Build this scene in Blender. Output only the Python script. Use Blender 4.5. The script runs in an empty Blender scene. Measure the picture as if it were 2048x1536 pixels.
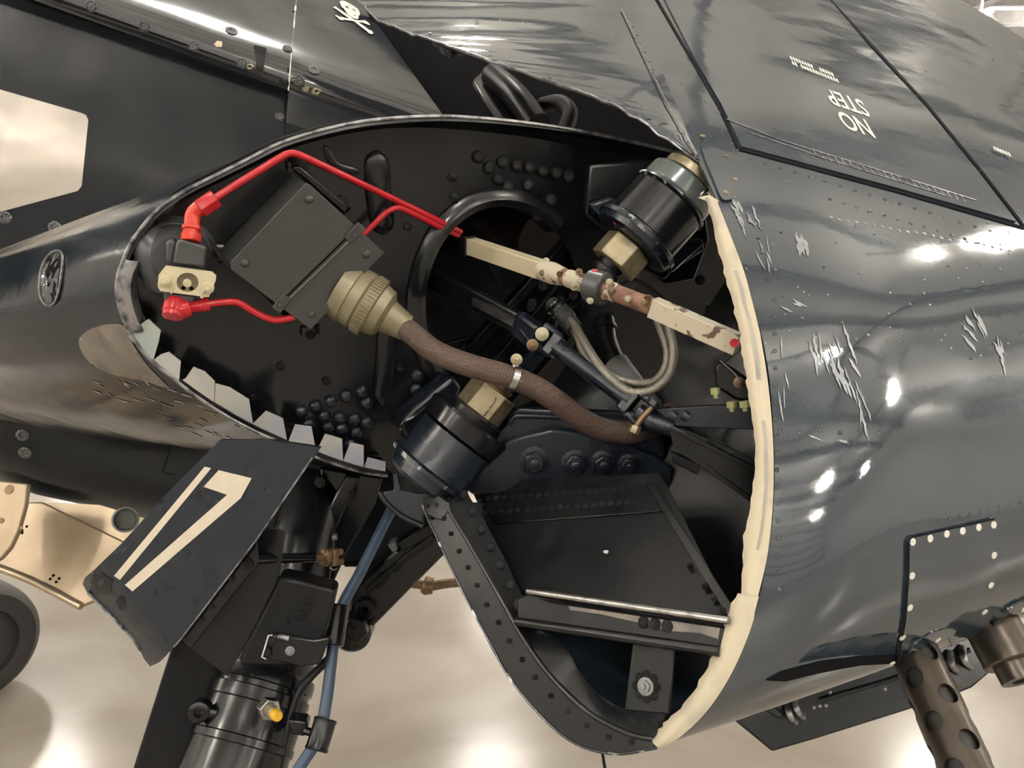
import bpy, bmesh, math, random
from mathutils import Vector, Matrix
from mathutils.bvhtree import BVHTree
random.seed(7)
SC = bpy.context.scene
COL = SC.collection
# ------------------------------------------------------------------ camera, exposure, world
FPX = 1600.0
CAM = Vector((0, 0, 1.5))
PITCH = 12.0
ROT = Matrix.Rotation(math.radians(90 - PITCH), 3, 'X')
cd = bpy.data.cameras.new('camera')
cam = bpy.data.objects.new('camera', cd); COL.objects.link(cam)
cam.location = CAM; cam.rotation_euler = (math.radians(90 - PITCH), 0, 0)
cd.sensor_width = 36.0; cd.lens = 36.0 * FPX / 2048.0
cd.clip_start = 0.02; cd.clip_end = 300
SC.camera = cam
vs = SC.view_settings
vs.view_transform = 'Standard'; vs.look = 'None'; vs.gamma = 1.0; vs.use_curve_mapping = False
vs.exposure = 0.15
w = bpy.data.worlds.new('world'); SC.world = w; w.use_nodes = True
w.node_tree.nodes['Background'].inputs[0].default_value = (0.8, 0.9, 1.0, 1)
w.node_tree.nodes['Background'].inputs[1].default_value = 0.3
SC.cycles.max_bounces = 4; SC.cycles.diffuse_bounces = 3; SC.cycles.glossy_bounces = 2; SC.cycles.transmission_bounces = 1
SC.cycles.use_light_tree = False; SC.cycles.caustics_reflective = False; SC.cycles.caustics_refractive = False
LAMP_POWER = 33.0

# ------------------------------------------------------------------ helpers
def ray(x, y):
    return ROT @ Vector(((x - 1024) / FPX, (768 - y) / FPX, -1.0))
def P(x, y, d):
    return CAM + ray(x, y) * d
def depth_of(p):
    return -(ROT.transposed() @ (p - CAM)).z
def px_of(p):
    c = ROT.transposed() @ (p - CAM)
    return 1024 + FPX * c.x / -c.z, 768 - FPX * c.y / -c.z
class Plane:
    def __init__(s, p, n):
        s.p = p; s.n = n.normalized()
        if s.n.dot(CAM - p) < 0: s.n = -s.n
    def at(s, x, y, off=0.0):
        r = ray(x, y); q = s.p + s.n * off
        return CAM + r * ((q - CAM).dot(s.n) / r.dot(s.n))
def plane3(a, b, c):
    A, B, D = P(*a), P(*b), P(*c)
    return Plane(A, (B - A).cross(D - A))

def catmull(pts, n=8, closed=False):
    out = []; m = len(pts)
    rng = m if closed else m - 1
    for i in range(rng):
        if closed:
            p0, p1, p2, p3 = (pts[(i - 1) % m], pts[i], pts[(i + 1) % m], pts[(i + 2) % m])
        else:
            p1, p2 = pts[i], pts[i + 1]
            p0 = pts[i - 1] if i else p1 * 2 - p2
            p3 = pts[i + 2] if i + 2 < m else p2 * 2 - p1
        for k in range(n):
            t = k / n
            out.append(0.5 * ((2 * p1) + (p2 - p0) * t + (2 * p0 - 5 * p1 + 4 * p2 - p3) * t * t + (3 * p1 - p0 - 3 * p2 + p3) * t ** 3))
    if not closed: out.append(pts[-1].copy())
    return out
def V2(*l): return [Vector((a, b)) for a, b in l]
def curve2(l, n=6, closed=False): return [(v.x, v.y) for v in catmull(V2(*l), n, closed)]

class M:
    """collects geometry in world space"""
    def __init__(s): s.v = []; s.f = []; s.uv = {}
    def add(s, vs_, fs, uvs=None):
        b = len(s.v); s.v += [Vector(p) for p in vs_]
        for i, f in enumerate(fs):
            if uvs: s.uv[len(s.f)] = uvs[i]
            s.f.append([b + k for k in f])
        return s
    def prism(s, poly, vec):
        n = len(poly); vec = Vector(vec)
        vv = list(poly) + [p + vec for p in poly]
        fs = [list(range(n))[::-1], [n + i for i in range(n)]] + [[i, (i + 1) % n, n + (i + 1) % n, n + i] for i in range(n)]
        return s.add(vv, fs)
    def grid(s, rows, uvscale=None):
        nr, nc = len(rows), len(rows[0]); vv = [p for r in rows for p in r]
        fs = [[i * nc + j, i * nc + j + 1, (i + 1) * nc + j + 1, (i + 1) * nc + j] for i in range(nr - 1) for j in range(nc - 1)]
        return s.add(vv, fs)
    def tube(s, path, rad, seg=14, caps=True, flat=1.0, up=None):
        n = len(path); rs = rad if isinstance(rad, (list, tuple)) else [rad] * n
        T = []
        for i in range(n):
            t = path[min(i + 1, n - 1)] - path[max(i - 1, 0)]; T.append(t.normalized())
        nrm = up.copy() if up is not None else T[0].orthogonal()
        vv = []; L = 0.0; us = []
        for i in range(n):
            if i: L += (path[i] - path[i - 1]).length
            us.append(L)
            nrm = (nrm - T[i] * nrm.dot(T[i])).normalized(); bi = T[i].cross(nrm)
            for k in range(seg):
                a = 2 * math.pi * k / seg
                vv.append(path[i] + (nrm * math.cos(a) * flat + bi * math.sin(a)) * rs[i])
        fs = []; uvs = []
        for i in range(n - 1):
            for k in range(seg):
                k2 = (k + 1) % seg
                fs.append([i * seg + k, i * seg + k2, (i + 1) * seg + k2, (i + 1) * seg + k])
                uvs.append([(us[i], k / seg), (us[i], (k + 1) / seg), (us[i + 1], (k + 1) / seg), (us[i + 1], k / seg)])
        if caps:
            fs.append(list(range(seg))[::-1]); uvs.append([(0, 0)] * seg)
            fs.append([(n - 1) * seg + k for k in range(seg)]); uvs.append([(0, 0)] * seg)
        return s.add(vv, fs, uvs)
    def rod(s, a, b, r, seg=14, r2=None): return s.tube([a, b], [r, r if r2 is None else r2], seg)
    def lathe(s, p0, ax, prof, seg=28, twist=0.0, ref=None):
        ax = ax.normalized(); n0 = (ref - ax * ref.dot(ax)).normalized() if ref is not None else ax.orthogonal().normalized()
        b0 = ax.cross(n0); vv = []; m = len(prof)
        for t, r in prof:
            for k in range(seg):
                a = 2 * math.pi * k / seg + twist
                vv.append(p0 + ax * t + (n0 * math.cos(a) + b0 * math.sin(a)) * max(r, 1e-5))
        fs = [[i * seg + k, i * seg + (k + 1) % seg, (i + 1) * seg + (k + 1) % seg, (i + 1) * seg + k] for i in range(m - 1) for k in range(seg)]
        fs.append(list(range(seg))[::-1]); fs.append([(m - 1) * seg + k for k in range(seg)])
        return s.add(vv, fs)
    def box(s, c, ax, ay, az):
        """centre and three half-axis vectors"""
        q = [c - ax - ay - az, c + ax - ay - az, c + ax + ay - az, c - ax + ay - az]
        return s.prism(q, az * 2)

ORG = {}
def thicken(bm, th, soff):
    bm.normal_update(); V_ = list(bm.verts); nn = [v.normal.copy() for v in V_]; idx = {v: i for i, v in enumerate(V_)}
    be = [e for e in bm.edges if e.is_boundary]; fl = list(bm.faces); lo = []
    for v, n in zip(V_, nn):
        c = v.co.copy(); v.co = c + n * (th * (soff + 1) / 2); lo.append(bm.verts.new(c + n * (th * (soff - 1) / 2)))
    rim = []
    for e in be:
        l = e.link_loops[0]; rim.append((l.vert, l.link_loop_next.vert))
    for f in fl: bm.faces.new([lo[idx[v]] for v in reversed(f.verts)])
    for a, b in rim: bm.faces.new([b, a, lo[idx[a]], lo[idx[b]]])
def mesh_of(name, m, org, smooth=40, solid=0, soff=-1.0):
    me = bpy.data.meshes.new(name)
    me.from_pydata([tuple(p - org) for p in m.v], [], m.f)
    if m.uv:
        ul = me.uv_layers.new(name='UVMap')
        for pi, uvs in m.uv.items():
            for k, li in enumerate(me.polygons[pi].loop_indices): ul.data[li].uv = uvs[k]
    bm = bmesh.new(); bm.from_mesh(me)
    if not getattr(m, 'keep', False): bmesh.ops.recalc_face_normals(bm, faces=bm.faces)
    if getattr(m, 'ref', None) is not None and bm.faces:
        rx, ry = m.ref; r = ray(rx, ry).normalized()
        best = min(bm.faces, key=lambda f: ((f.calc_center_median() + org - CAM) - r * (f.calc_center_median() + org - CAM).dot(r)).length + .02 * (f.calc_center_median() + org - CAM).length)
        if best.normal.dot(r) > 0: bmesh.ops.reverse_faces(bm, faces=bm.faces)
    if solid: thicken(bm, solid, soff)
    bm.to_mesh(me); bm.free()
    if smooth:
        me.polygons.foreach_set('use_smooth', [True] * len(me.polygons)); me.set_sharp_from_angle(angle=math.radians(smooth))
    return me
def add_mods(o, bevel=0, solid=0, soff=-1.0, seg=2):
    if solid:
        k = o.modifiers.new('solid', 'SOLIDIFY'); k.thickness = solid; k.offset = soff
    if bevel:
        k = o.modifiers.new('bevel', 'BEVEL'); k.width = bevel; k.segments = seg; k.limit_method = 'ANGLE'; k.angle_limit = math.radians(35)
        k.harden_normals = False
def obj(name, m, mat, parent=None, bevel=0, solid=0, soff=-1.0, smooth=40, label=None):
    if parent is not None: org = ORG[parent.name]
    else:
        org = sum(m.v, Vector()) / len(m.v)
    o = bpy.data.objects.new(name, mesh_of(name, m, org, smooth, solid, soff)); COL.objects.link(o)
    o.data.materials.append(mat)
    if parent is not None: o.parent = parent
    else: o.location = org
    ORG[o.name] = org
    add_mods(o, bevel)
    if label: o['label'] = label
    return o
def thing(name, label, cat, loc, group=None):
    o = bpy.data.objects.new(name, None); COL.objects.link(o); o.location = loc; o.empty_display_size = 0.05
    ORG[o.name] = Vector(loc); tag(o, label, cat, group); return o
def tag(o, label, cat, group=None):
    o['label'] = label; o['category'] = cat
    if group: o['group'] = group
    return o
def struct(name, m, mat, **k):
    o = obj(name, m, mat, **k); o['kind'] = 'structure'; return o
_unit = {}
def unit(kind, mat):
    key = (kind, mat.name)
    if key in _unit: return _unit[key]
    Z = Vector((0, 0, 1)); O = Vector((0, 0, 0)); m = M()
    if kind == 'dome': m.lathe(O, Z, [(-.3, 1), (0, 1), (.22, .93), (.42, .74), (.55, .45), (.6, .15)], 14)
    elif kind == 'flat': m.lathe(O, Z, [(-.3, 1), (.06, 1), (.1, .9), (.1, .5), (.02, .42), (.02, .1)], 14)
    elif kind == 'screw':
        m.lathe(O, Z, [(-.3, 1.0), (.08, 1.0), (.12, .86), (.0, .82), (.0, .72), (.12, .68), (.14, .1)], 16)
        m.box(Vector((0, 0, .14)), Vector((.5, 0, 0)), Vector((0, .09, 0)), Vector((0, 0, .02)))
    elif kind == 'rivet': m.lathe(O, Z, [(-.3, 1), (.12, 1), (.25, .8), (.25, .5), (.1, .42), (.3, .3), (.3, .05)], 12)
    elif kind == 'bolt':
        m.lathe(O, Z, [(-.3, 1.15), (.12, 1.15), (.16, 1.05)], 18)
        m.lathe(Z * .15, Z, [(0, .85), (.5, .85), (.58, .72)], 6)
        m.lathe(Z * .7, Z, [(0, .42), (.35, .42), (.4, .34)], 12)
    elif kind == 'hole': m.lathe(O, Z, [(-.2, 1), (.03, 1), (.03, .1)], 12)
    me = mesh_of(kind, m, O, 35); me.materials.append(mat); _unit[key] = me
    return me
def stud(name, kind, mat, p, n, r, parent, spin=None, flat=1.0):
    o = bpy.data.objects.new(name, unit(kind, mat)); COL.objects.link(o); o.parent = parent
    o.location = p - ORG[parent.name]
    q = n.to_track_quat('Z', 'Y')
    o.rotation_mode = 'QUATERNION'
    o.rotation_quaternion = q @ Matrix.Rotation(random.uniform(0, 6.28) if spin is None else spin, 3, 'Z').to_quaternion()
    o.scale = (r, r, r * flat); ORG[o.name] = ORG[parent.name]
    return o

# ------------------------------------------------------------------ materials
def lin(c): return tuple((x / 255 / 12.92 if x / 255 <= .04045 else ((x / 255 + .055) / 1.055) ** 2.4) for x in c)
def material(name, c, rough=.4, metal=0.0, c2=None, ns=20, lo=.25, hi=.75, bump=0.0, bs=60, ior=1.5, r2=None, coat=0.0, emit=None, detail=6, dist=0.0, bdist=.002, wavy=0.0, ws=3):
    m = bpy.data.materials.new(name); m.use_nodes = True; nt = m.node_tree; N = nt.nodes; L = nt.links
    b = N['Principled BSDF']
    b.inputs['Base Color'].default_value = (*c, 1); b.inputs['Roughness'].default_value = rough
    b.inputs['Metallic'].default_value = metal; b.inputs['IOR'].default_value = ior
    if coat: b.inputs['Coat Weight'].default_value = coat; b.inputs['Coat Roughness'].default_value = .05
    if emit: b.inputs['Emission Color'].default_value = (*emit[0], 1); b.inputs['Emission Strength'].default_value = emit[1]
    tc = N.new('ShaderNodeTexCoord')
    if c2 is not None or r2 is not None:
        n = N.new('ShaderNodeTexNoise'); n.inputs['Scale'].default_value = ns; n.inputs['Detail'].default_value = detail; n.inputs['Distortion'].default_value = dist
        L.new(tc.outputs['Object'], n.inputs['Vector'])
        r = N.new('ShaderNodeMapRange'); r.inputs['From Min'].default_value = lo; r.inputs['From Max'].default_value = hi
        L.new(n.outputs['Fac'], r.inputs['Value'])
        if c2 is not None:
            x = N.new('ShaderNodeMix'); x.data_type = 'RGBA'
            x.inputs[6].default_value = (*c, 1); x.inputs[7].default_value = (*c2, 1)
            L.new(r.outputs['Result'], x.inputs[0]); L.new(x.outputs[2], b.inputs['Base Color'])
        if r2 is not None:
            q = N.new('ShaderNodeMapRange'); q.inputs['To Min'].default_value = rough; q.inputs['To Max'].default_value = r2
            L.new(r.outputs['Result'], q.inputs['Value']); L.new(q.outputs['Result'], b.inputs['Roughness'])
    prev = None
    if bump:
        n2 = N.new('ShaderNodeTexNoise'); n2.inputs['Scale'].default_value = bs; n2.inputs['Detail'].default_value = 3
        L.new(tc.outputs['Object'], n2.inputs['Vector'])
        bp = N.new('ShaderNodeBump'); bp.inputs['Strength'].default_value = bump; bp.inputs['Distance'].default_value = bdist
        L.new(n2.outputs['Fac'], bp.inputs['Height']); L.new(bp.outputs['Normal'], b.inputs['Normal']); prev = bp
    if wavy:
        n3 = N.new('ShaderNodeTexNoise'); n3.inputs['Scale'].default_value = ws; n3.inputs['Detail'].default_value = 1.5
        L.new(tc.outputs['Object'], n3.inputs['Vector'])
        b3 = N.new('ShaderNodeBump'); b3.inputs['Strength'].default_value = 1.0; b3.inputs['Distance'].default_value = wavy
        L.new(n3.outputs['Fac'], b3.inputs['Height'])
        if prev is not None: L.new(b3.outputs['Normal'], prev.inputs['Normal'])
        else: L.new(b3.outputs['Normal'], b.inputs['Normal'])
    return m
def braid(name, c1, c2, ku, kv, rough=.6, metal=0.0, bump=.6, dist=.0012):
    m = bpy.data.materials.new(name); m.use_nodes = True; nt = m.node_tree; N = nt.nodes; L = nt.links
    b = N['Principled BSDF']; b.inputs['Roughness'].default_value = rough; b.inputs['Metallic'].default_value = metal
    tc = N.new('ShaderNodeTexCoord'); sp = N.new('ShaderNodeSeparateXYZ'); L.new(tc.outputs['UV'], sp.inputs[0])
    def op(o, a, c):
        n = N.new('ShaderNodeMath'); n.operation = o
        for i, z in enumerate((a, c)):
            if z is None: continue
            if isinstance(z, (int, float)): n.inputs[i].default_value = z
            else: L.new(z, n.inputs[i])
        return n.outputs[0]
    a = op('MULTIPLY', sp.outputs[0], ku); c = op('MULTIPLY', sp.outputs[1], kv * 2 * math.pi)
    s1 = op('SINE', op('ADD', a, c), None); s2 = op('SINE', op('SUBTRACT', a, c), None)
    h = op('ADD', op('MULTIPLY', op('MULTIPLY', s1, s2), .5), .5)
    x = N.new('ShaderNodeMix'); x.data_type = 'RGBA'; x.inputs[6].default_value = (*c2, 1); x.inputs[7].default_value = (*c1, 1)
    L.new(h, x.inputs[0]); L.new(x.outputs[2], b.inputs['Base Color'])
    bp = N.new('ShaderNodeBump'); bp.inputs['Strength'].default_value = bump; bp.inputs['Distance'].default_value = dist
    L.new(h, bp.inputs['Height']); L.new(bp.outputs['Normal'], b.inputs['Normal'])
    return m
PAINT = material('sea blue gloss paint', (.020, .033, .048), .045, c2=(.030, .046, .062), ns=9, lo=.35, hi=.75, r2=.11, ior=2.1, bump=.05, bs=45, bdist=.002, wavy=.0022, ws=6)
PAINT2 = material('shaded sea blue paint', (.009, .011, .014), .12, c2=(.013, .015, .018), ns=7, r2=.25, ior=1.38, bump=.08, bs=40, wavy=.004, ws=4)  # same blue, darker and duller to put the side's shade into the colour
PAINT3 = material('lit sea blue paint', (.018, .021, .026), .08, c2=(.028, .032, .038), ns=7, r2=.2, ior=2.0, bump=.03, bs=30, wavy=.003, ws=5)  # lighter, more reflective copy of the blue for the lit shoulder
PAINT4 = material('scratched nose paint', (.008, .012, .017), .09, c2=(.015, .020, .026), ns=11, r2=.2, ior=1.3, bump=.1, bs=60, wavy=.004, ws=5)
BLACK = material('black gloss enamel', (.004, .0045, .006), .15, c2=(.008, .0085, .010), ns=14, r2=.28, ior=1.42, bump=.06, bs=70, bdist=.001, wavy=.0015, ws=9)
BLACK2 = material('dusty black enamel', (.005, .0055, .007), .28, c2=(.011, .011, .011), ns=30, lo=.45, hi=.8, r2=.42, ior=1.3, bump=.1, bs=120, bdist=.0008)
NAVY = material('navy enamel', (.006, .010, .018), .22, c2=(.010, .014, .022), ns=18, r2=.35, bump=.12, bs=80, bdist=.001)
WORN = material('worn navy enamel edge', (.01, .014, .02), .25, c2=(.45, .50, .47), ns=55, lo=.56, hi=.66, bump=.2, bs=90, bdist=.0008, detail=8)
BOXG = material('dark grey satin paint', (.034, .035, .034), .42, c2=(.040, .041, .040), ns=60, bump=.05, bs=300, bdist=.0004)
VALVEG = material('grey valve enamel', (.045, .047, .05), .28, c2=(.065, .067, .07), ns=25, bump=.1, bs=90, bdist=.0008)
KHAKI = material('khaki anodised metal', (.21, .185, .115), .38, c2=(.27, .24, .155), ns=40, lo=.4, hi=.7, metal=.25, bump=.1, bs=200, bdist=.0004)
BRASS = material('dull cadmium plate', (.36, .31, .20), .36, c2=(.22, .18, .11), ns=60, lo=.45, hi=.72, metal=.6, bump=.12, bs=180, bdist=.0005)
BRASS2 = material('aged bronze', (.24, .16, .09), .4, c2=(.13, .085, .05), ns=90, metal=.6, bump=.15, bs=200, bdist=.0005)
RED = material('red enamel', (.50, .018, .028), .25, c2=(.42, .012, .02), ns=30, bump=.06, bs=120, bdist=.0004)
REDORANGE = material('orange red enamel', (.62, .045, .012), .3, c2=(.5, .02, .015), ns=50)
RUST = material('rusted pink primer', (.27, .14, .10), .6, c2=(.10, .05, .03), ns=70, lo=.45, hi=.7, bump=.3, bs=160, bdist=.0008)
CREAM = material('chipped cream paint', (.66, .60, .42), .45, c2=(.62, .55, .36), ns=35, lo=.3, hi=.7, bump=.1, bs=120, bdist=.0006)
CREAM2 = material('chipped cream over rust', (.60, .55, .42), .5, c2=(.13, .07, .05), ns=60, lo=.585, hi=.615, bump=.25, bs=120, bdist=.0006, detail=8)
SEAL = material('cream rubber seal', (.64, .575, .42), .5, c2=(.46, .42, .34), ns=26, lo=.48, hi=.72, bump=.3, bs=28, bdist=.003)
SEALWORN = material('grey rub marks', (.30, .29, .27), .5, c2=(.45, .42, .36), ns=30)
TAB = material('bare alclad tab', (.62, .62, .56), .38, c2=(.52, .56, .68), ns=14, lo=.4, hi=.62, bump=.2, bs=60, bdist=.001, metal=.15)
TABGREEN = material('zinc primer tint', (.35, .50, .52), .5, c2=(.55, .57, .52), ns=20)
STEEL = material('bare steel', (.55, .55, .53), .25, c2=(.25, .25, .25), ns=60, lo=.45, hi=.7, metal=1, bump=.15, bs=140, bdist=.0006)
SCUFF = material('scuffed alclad', (.36, .36, .37), .3, c2=(.06, .06, .07), ns=70, lo=.45, hi=.68, metal=.7, bump=.2, bs=150, bdist=.0008, detail=8)
POLISH = material('polished stainless steel', (.82, .78, .72), .16, c2=(.72, .66, .58), ns=6, r2=.3, metal=1, wavy=.01, ws=6)
TAN = material('heat tanned metal', (.50, .41, .29), .3, c2=(.33, .26, .175), ns=9, r2=.45, metal=.7, bump=.1, bs=50, bdist=.001)
RUBBER = material('black rubber', (.014, .013, .013), .55, c2=(.022, .02, .019), ns=40, bump=.1, bs=200, bdist=.0005)
HOSEB = material('faded blue hose', (.022, .05, .10), .4, c2=(.05, .08, .12), ns=18, lo=.4, hi=.7, bump=.1, bs=100, bdist=.0006)
WHITE = material('white stencil paint', (.82, .80, .72), .5, c2=(.74, .72, .64), ns=60)
CREAMNUM = material('cream number paint', (.80, .73, .58), .5, c2=(.74, .67, .53), ns=40)
GROOVE = material('dark gap', (.003, .003, .004), .9, c2=(.006, .006, .007), ns=30, ior=1.15)
GUN = material('gunmetal', (.10, .085, .07), .33, c2=(.07, .06, .05), ns=25, metal=.85, bump=.06, bs=200, bdist=.0004)
PRIMER = material('bare worn skin', (.20, .17, .135), .25, c2=(.10, .09, .085), ns=24, lo=.45, hi=.68, r2=.4, bump=.1, bs=60, bdist=.001)
CHIP = material('flaked bare metal', (.42, .43, .43), .35, c2=(.22, .24, .26), ns=70, metal=.2)
REDDOT = material('red inspection paint', (.55, .01, .02), .4, c2=(.48, .01, .02), ns=80)
GREENNUT = material('yellow green nut paint', (.52, .55, .26), .5, c2=(.42, .42, .2), ns=60)
YELLOW = material('yellow cap', (.80, .47, .03), .45, c2=(.7, .4, .02), ns=60)
LGREY = material('light grey sleeve', (.20, .21, .20), .55, c2=(.14, .15, .145), ns=20)
GLASS = material('clear lens', (.008, .009, .011), .05, c2=(.02, .022, .025), ns=30, ior=1.7, wavy=.01, ws=30)
GREENISH = material('grey green collar', (.20, .23, .22), .2, c2=(.06, .08, .08), ns=8, lo=.4, hi=.62, metal=.3)
BRAIDB = braid('brown braided hose', (.115, .075, .056), (.035, .021, .016), 900, 14, .6)
BRAIDS = braid('steel braided hose', (.50, .47, .40), (.10, .09, .075), 1300, 9, .38, .6, .5, .0008)
BRAIDD = braid('dark braided sleeve', (.05, .05, .048), (.012, .012, .012), 1100, 9, .5)
FLOORM = material('polished concrete', (.25, .215, .175), .12, c2=(.33, .30, .26), ns=2.2, lo=.2, hi=.8, r2=.26, bump=.06, bs=14, bdist=.002, detail=12, dist=1.2)
WALLM = material('white hangar cladding', (.70, .69, .66), .6, c2=(.66, .65, .62), ns=2)
CEILM = material('white ceiling sheet', (.78, .78, .76), .6, c2=(.74, .74, .72), ns=2)
BEAMM = material('grey roof steel', (.17, .17, .17), .5, c2=(.22, .22, .22), ns=4)
def glow(name, c, st):
    m = bpy.data.materials.new(name); m.use_nodes = True; nt = m.node_tree; nt.nodes.clear()
    o = nt.nodes.new('ShaderNodeOutputMaterial'); e = nt.nodes.new('ShaderNodeEmission'); e.inputs[0].default_value = (*c, 1); e.inputs[1].default_value = st
    nt.links.new(e.outputs[0], o.inputs[0]); m.cycles.emission_sampling = 'FRONT'; return m
LAMPM = glow('lamp glow', (1.0, .97, .94), LAMP_POWER); UPM = glow('added uplight glow', (1.0, .91, .79), LAMP_POWER * 15)
SHADEM = material('aluminium reflector', (.7, .7, .7), .3, metal=1, c2=(.6, .6, .6), ns=9)

# ------------------------------------------------------------------ hangar
X0, X1, Y0, Y1, H = -22, 24, -18, 34, 8.5
def slab(a, b):
    m = M(); c = (Vector(a) + Vector(b)) / 2; h = (Vector(b) - Vector(a)) / 2
    return m.box(c, Vector((h.x, 0, 0)), Vector((0, h.y, 0)), Vector((0, 0, h.z)))
floor = struct('floor', slab((X0, Y0, -.2), (X1, Y1, 0)), FLOORM)
struct('ceiling', slab((X0, Y0, H), (X1, Y1, H + .2)), CEILM)
struct('wall_back', slab((X0, Y1, 0), (X1, Y1 + .2, H)), WALLM)
struct('wall_front', slab((X0, Y0 - .2, 0), (X1, Y0, H)), WALLM)
struct('wall_left', slab((X0 - .2, Y0, 0), (X0, Y1, H)), WALLM)
struct('wall_right', slab((X1, Y0, 0), (X1 + .2, Y1, H)), WALLM)
nb = 0
y = Y0 + 1.5
while y < Y1:
    nb += 1
    struct('trim_%d' % nb, slab((X0, y - .09, H - .45), (X1, y + .09, H)), BEAMM); y += 2.6
for x in (-15, -9, -3, 3, 9, 15, 21):
    nb += 1
    struct('trim_%d' % nb, slab((x - .06, Y0, H - .6), (x + .06, Y1, H - .45)), BEAMM)
z = 1.4
while z < H - .6:
    nb += 1
    struct('trim_%d' % nb, slab((X0, Y0, z), (X1, Y0 + .08, z + .24)), BEAMM); z += 1.05
# floor joints, sunk strips of filler
for a, b in (((1200, 1490), (1215, 1560)),):
    pass
nb += 1
struct('trim_%d' % nb, slab((.253, 1.5, -.004), (.261, Y1, .0012)), GROOVE)
nb += 1
struct('trim_%d' % nb, slab((X0, 6.0, -.004), (X1, 6.008, .0012)), GROOVE)
# high bay lamps
lamp0 = None
for ix in range(7):
    for iy in range(8):
        p = Vector((-19.5 + ix * 6.4, -15.5 + iy * 6.4, H - 2.1))
        if lamp0 is None:
            lamp0 = thing('ceiling_lamp', 'round high bay lamp hanging from the white hangar ceiling', 'lamp', p, 'high bay lamps')
            Z = Vector((0, 0, 1))
            m = M().lathe(p + Z * .30, -Z, [(0, .20), (.02, .24), (.12, .32), (.24, .42), (.32, .46), (.32, .45), (.24, .40), (.12, .29), (.03, .19)], 28)
            sh = obj('reflector', m, SHADEM, lamp0)
            dl = obj('diffuser', M().lathe(p + Z * .0, Z, [(0, .44), (.012, .44), (.05, .2)], 12), LAMPM, lamp0)
            ug = obj('added_uplight', M().lathe(p + Z * .325, Z, [(0, .30), (.03, .28), (.06, .10)], 10), UPM, lamp0)  # upward glow added to the lamps to brighten the ceiling
            st = obj('stem', M().rod(p + Z * .29, p + Z * 2.1, .03), BEAMM, lamp0)
            proto = [sh, dl, ug, st]
        else:
            c = lamp0.copy(); COL.objects.link(c); c.location = p
            for q in proto:
                d = q.copy(); COL.objects.link(d); d.parent = c
# ------------------------------------------------------------------ surface tools
def bvh(*ms):
    v = []; f = []
    for m in ms:
        b = len(v); v += m.v; f += [[b + k for k in q] for q in m.f]
    return BVHTree.FromPolygons(v, f)
def hit(t, x, y, off=0.0):
    r = ray(x, y).normalized(); h = t.ray_cast(CAM, r)
    if h[0] is None: return None, None
    n = h[1]
    if n.dot(r) > 0: n = -n
    return h[0] + n * off, n
def patch(t, polys, off=.0006, step=24):
    """2-D outlines given in the frame's pixels, laid onto the real surface t"""
    out = M(); out.keep = True
    for poly in polys:
        bm = bmesh.new(); vs_ = [bm.verts.new((x, y, 0)) for x, y in poly]; bm.faces.new(vs_)
        xs = [p[0] for p in poly]; ys = [p[1] for p in poly]
        for a, lo, hi in ((0, min(xs), max(xs)), (1, min(ys), max(ys))):
            c = math.ceil(lo / step) * step
            while c < hi:
                co = [0, 0, 0]; no = [0, 0, 0]; co[a] = c; no[a] = 1
                bmesh.ops.bisect_plane(bm, geom=bm.verts[:] + bm.edges[:] + bm.faces[:], plane_co=co, plane_no=no); c += step
        bmesh.ops.triangulate(bm, faces=[f for f in bm.faces if len(f.verts) > 4])
        bm.verts.index_update(); pts = []; ok = True
        for v in bm.verts:
            p, n = hit(t, v.co.x, v.co.y, off)
            pts.append(p)
        fs = []
        for f in bm.faces:
            if any(pts[v.index] is None for v in f.verts) or f.calc_area() < 1e-4: continue
            q = [v.index for v in f.verts]; a = sum(f.verts[i - 1].co.x * f.verts[i].co.y - f.verts[i].co.x * f.verts[i - 1].co.y for i in range(len(q)))
            fs.append(q[::-1] if a > 0 else q)
        used = sorted({i for f in fs for i in f}); mp = {k: i for i, k in enumerate(used)}
        out.add([pts[k] for k in used], [[mp[i] for i in f] for f in fs]); bm.free()
    return out
def strip2(line, w):
    """outline of a thin line in pixels"""
    L = V2(*line); a = []; b = []
    for i, p in enumerate(L):
        d = (L[min(i + 1, len(L) - 1)] - L[max(i - 1, 0)]).normalized(); n = Vector((-d.y, d.x)) * w / 2
        a.append(p + n); b.append(p - n)
    return [[tuple(a[i]), tuple(a[i + 1]), tuple(b[i + 1]), tuple(b[i])] for i in range(len(L) - 1)]
def blob(cx, cy, rx, ry, ang=0, n=18, jag=.25):
    ca, sa = math.cos(math.radians(ang)), math.sin(math.radians(ang)); out = []
    for k in range(n):
        a = 2 * math.pi * k / n; r = 1 + random.uniform(-jag, jag)
        x, y = rx * r * math.cos(a), ry * r * math.sin(a)
        out.append((cx + x * ca - y * sa, cy + x * sa + y * ca))
    return out
def ell(cx, cy, rx, ry, ang=0, n=24): return blob(cx, cy, rx, ry, ang, n, 0)
def lerp1(x, pts):
    if x <= pts[0][0]: return pts[0][1]
    for (a, b), (c, d) in zip(pts, pts[1:]):
        if x <= c:
            t = (x - a) / (c - a); t = t * t * (3 - 2 * t) if False else t
            return b + (d - b) * t
    return pts[-1][1]
def smooth_prof(ctrl, xs):
    """Catmull-Rom through (x, y) control points, read off at xs"""
    c = catmull([Vector((a, b)) for a, b in ctrl], 16); p = [(v.x, v.y) for v in c]
    return [lerp1(x, p) for x in xs]

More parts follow.
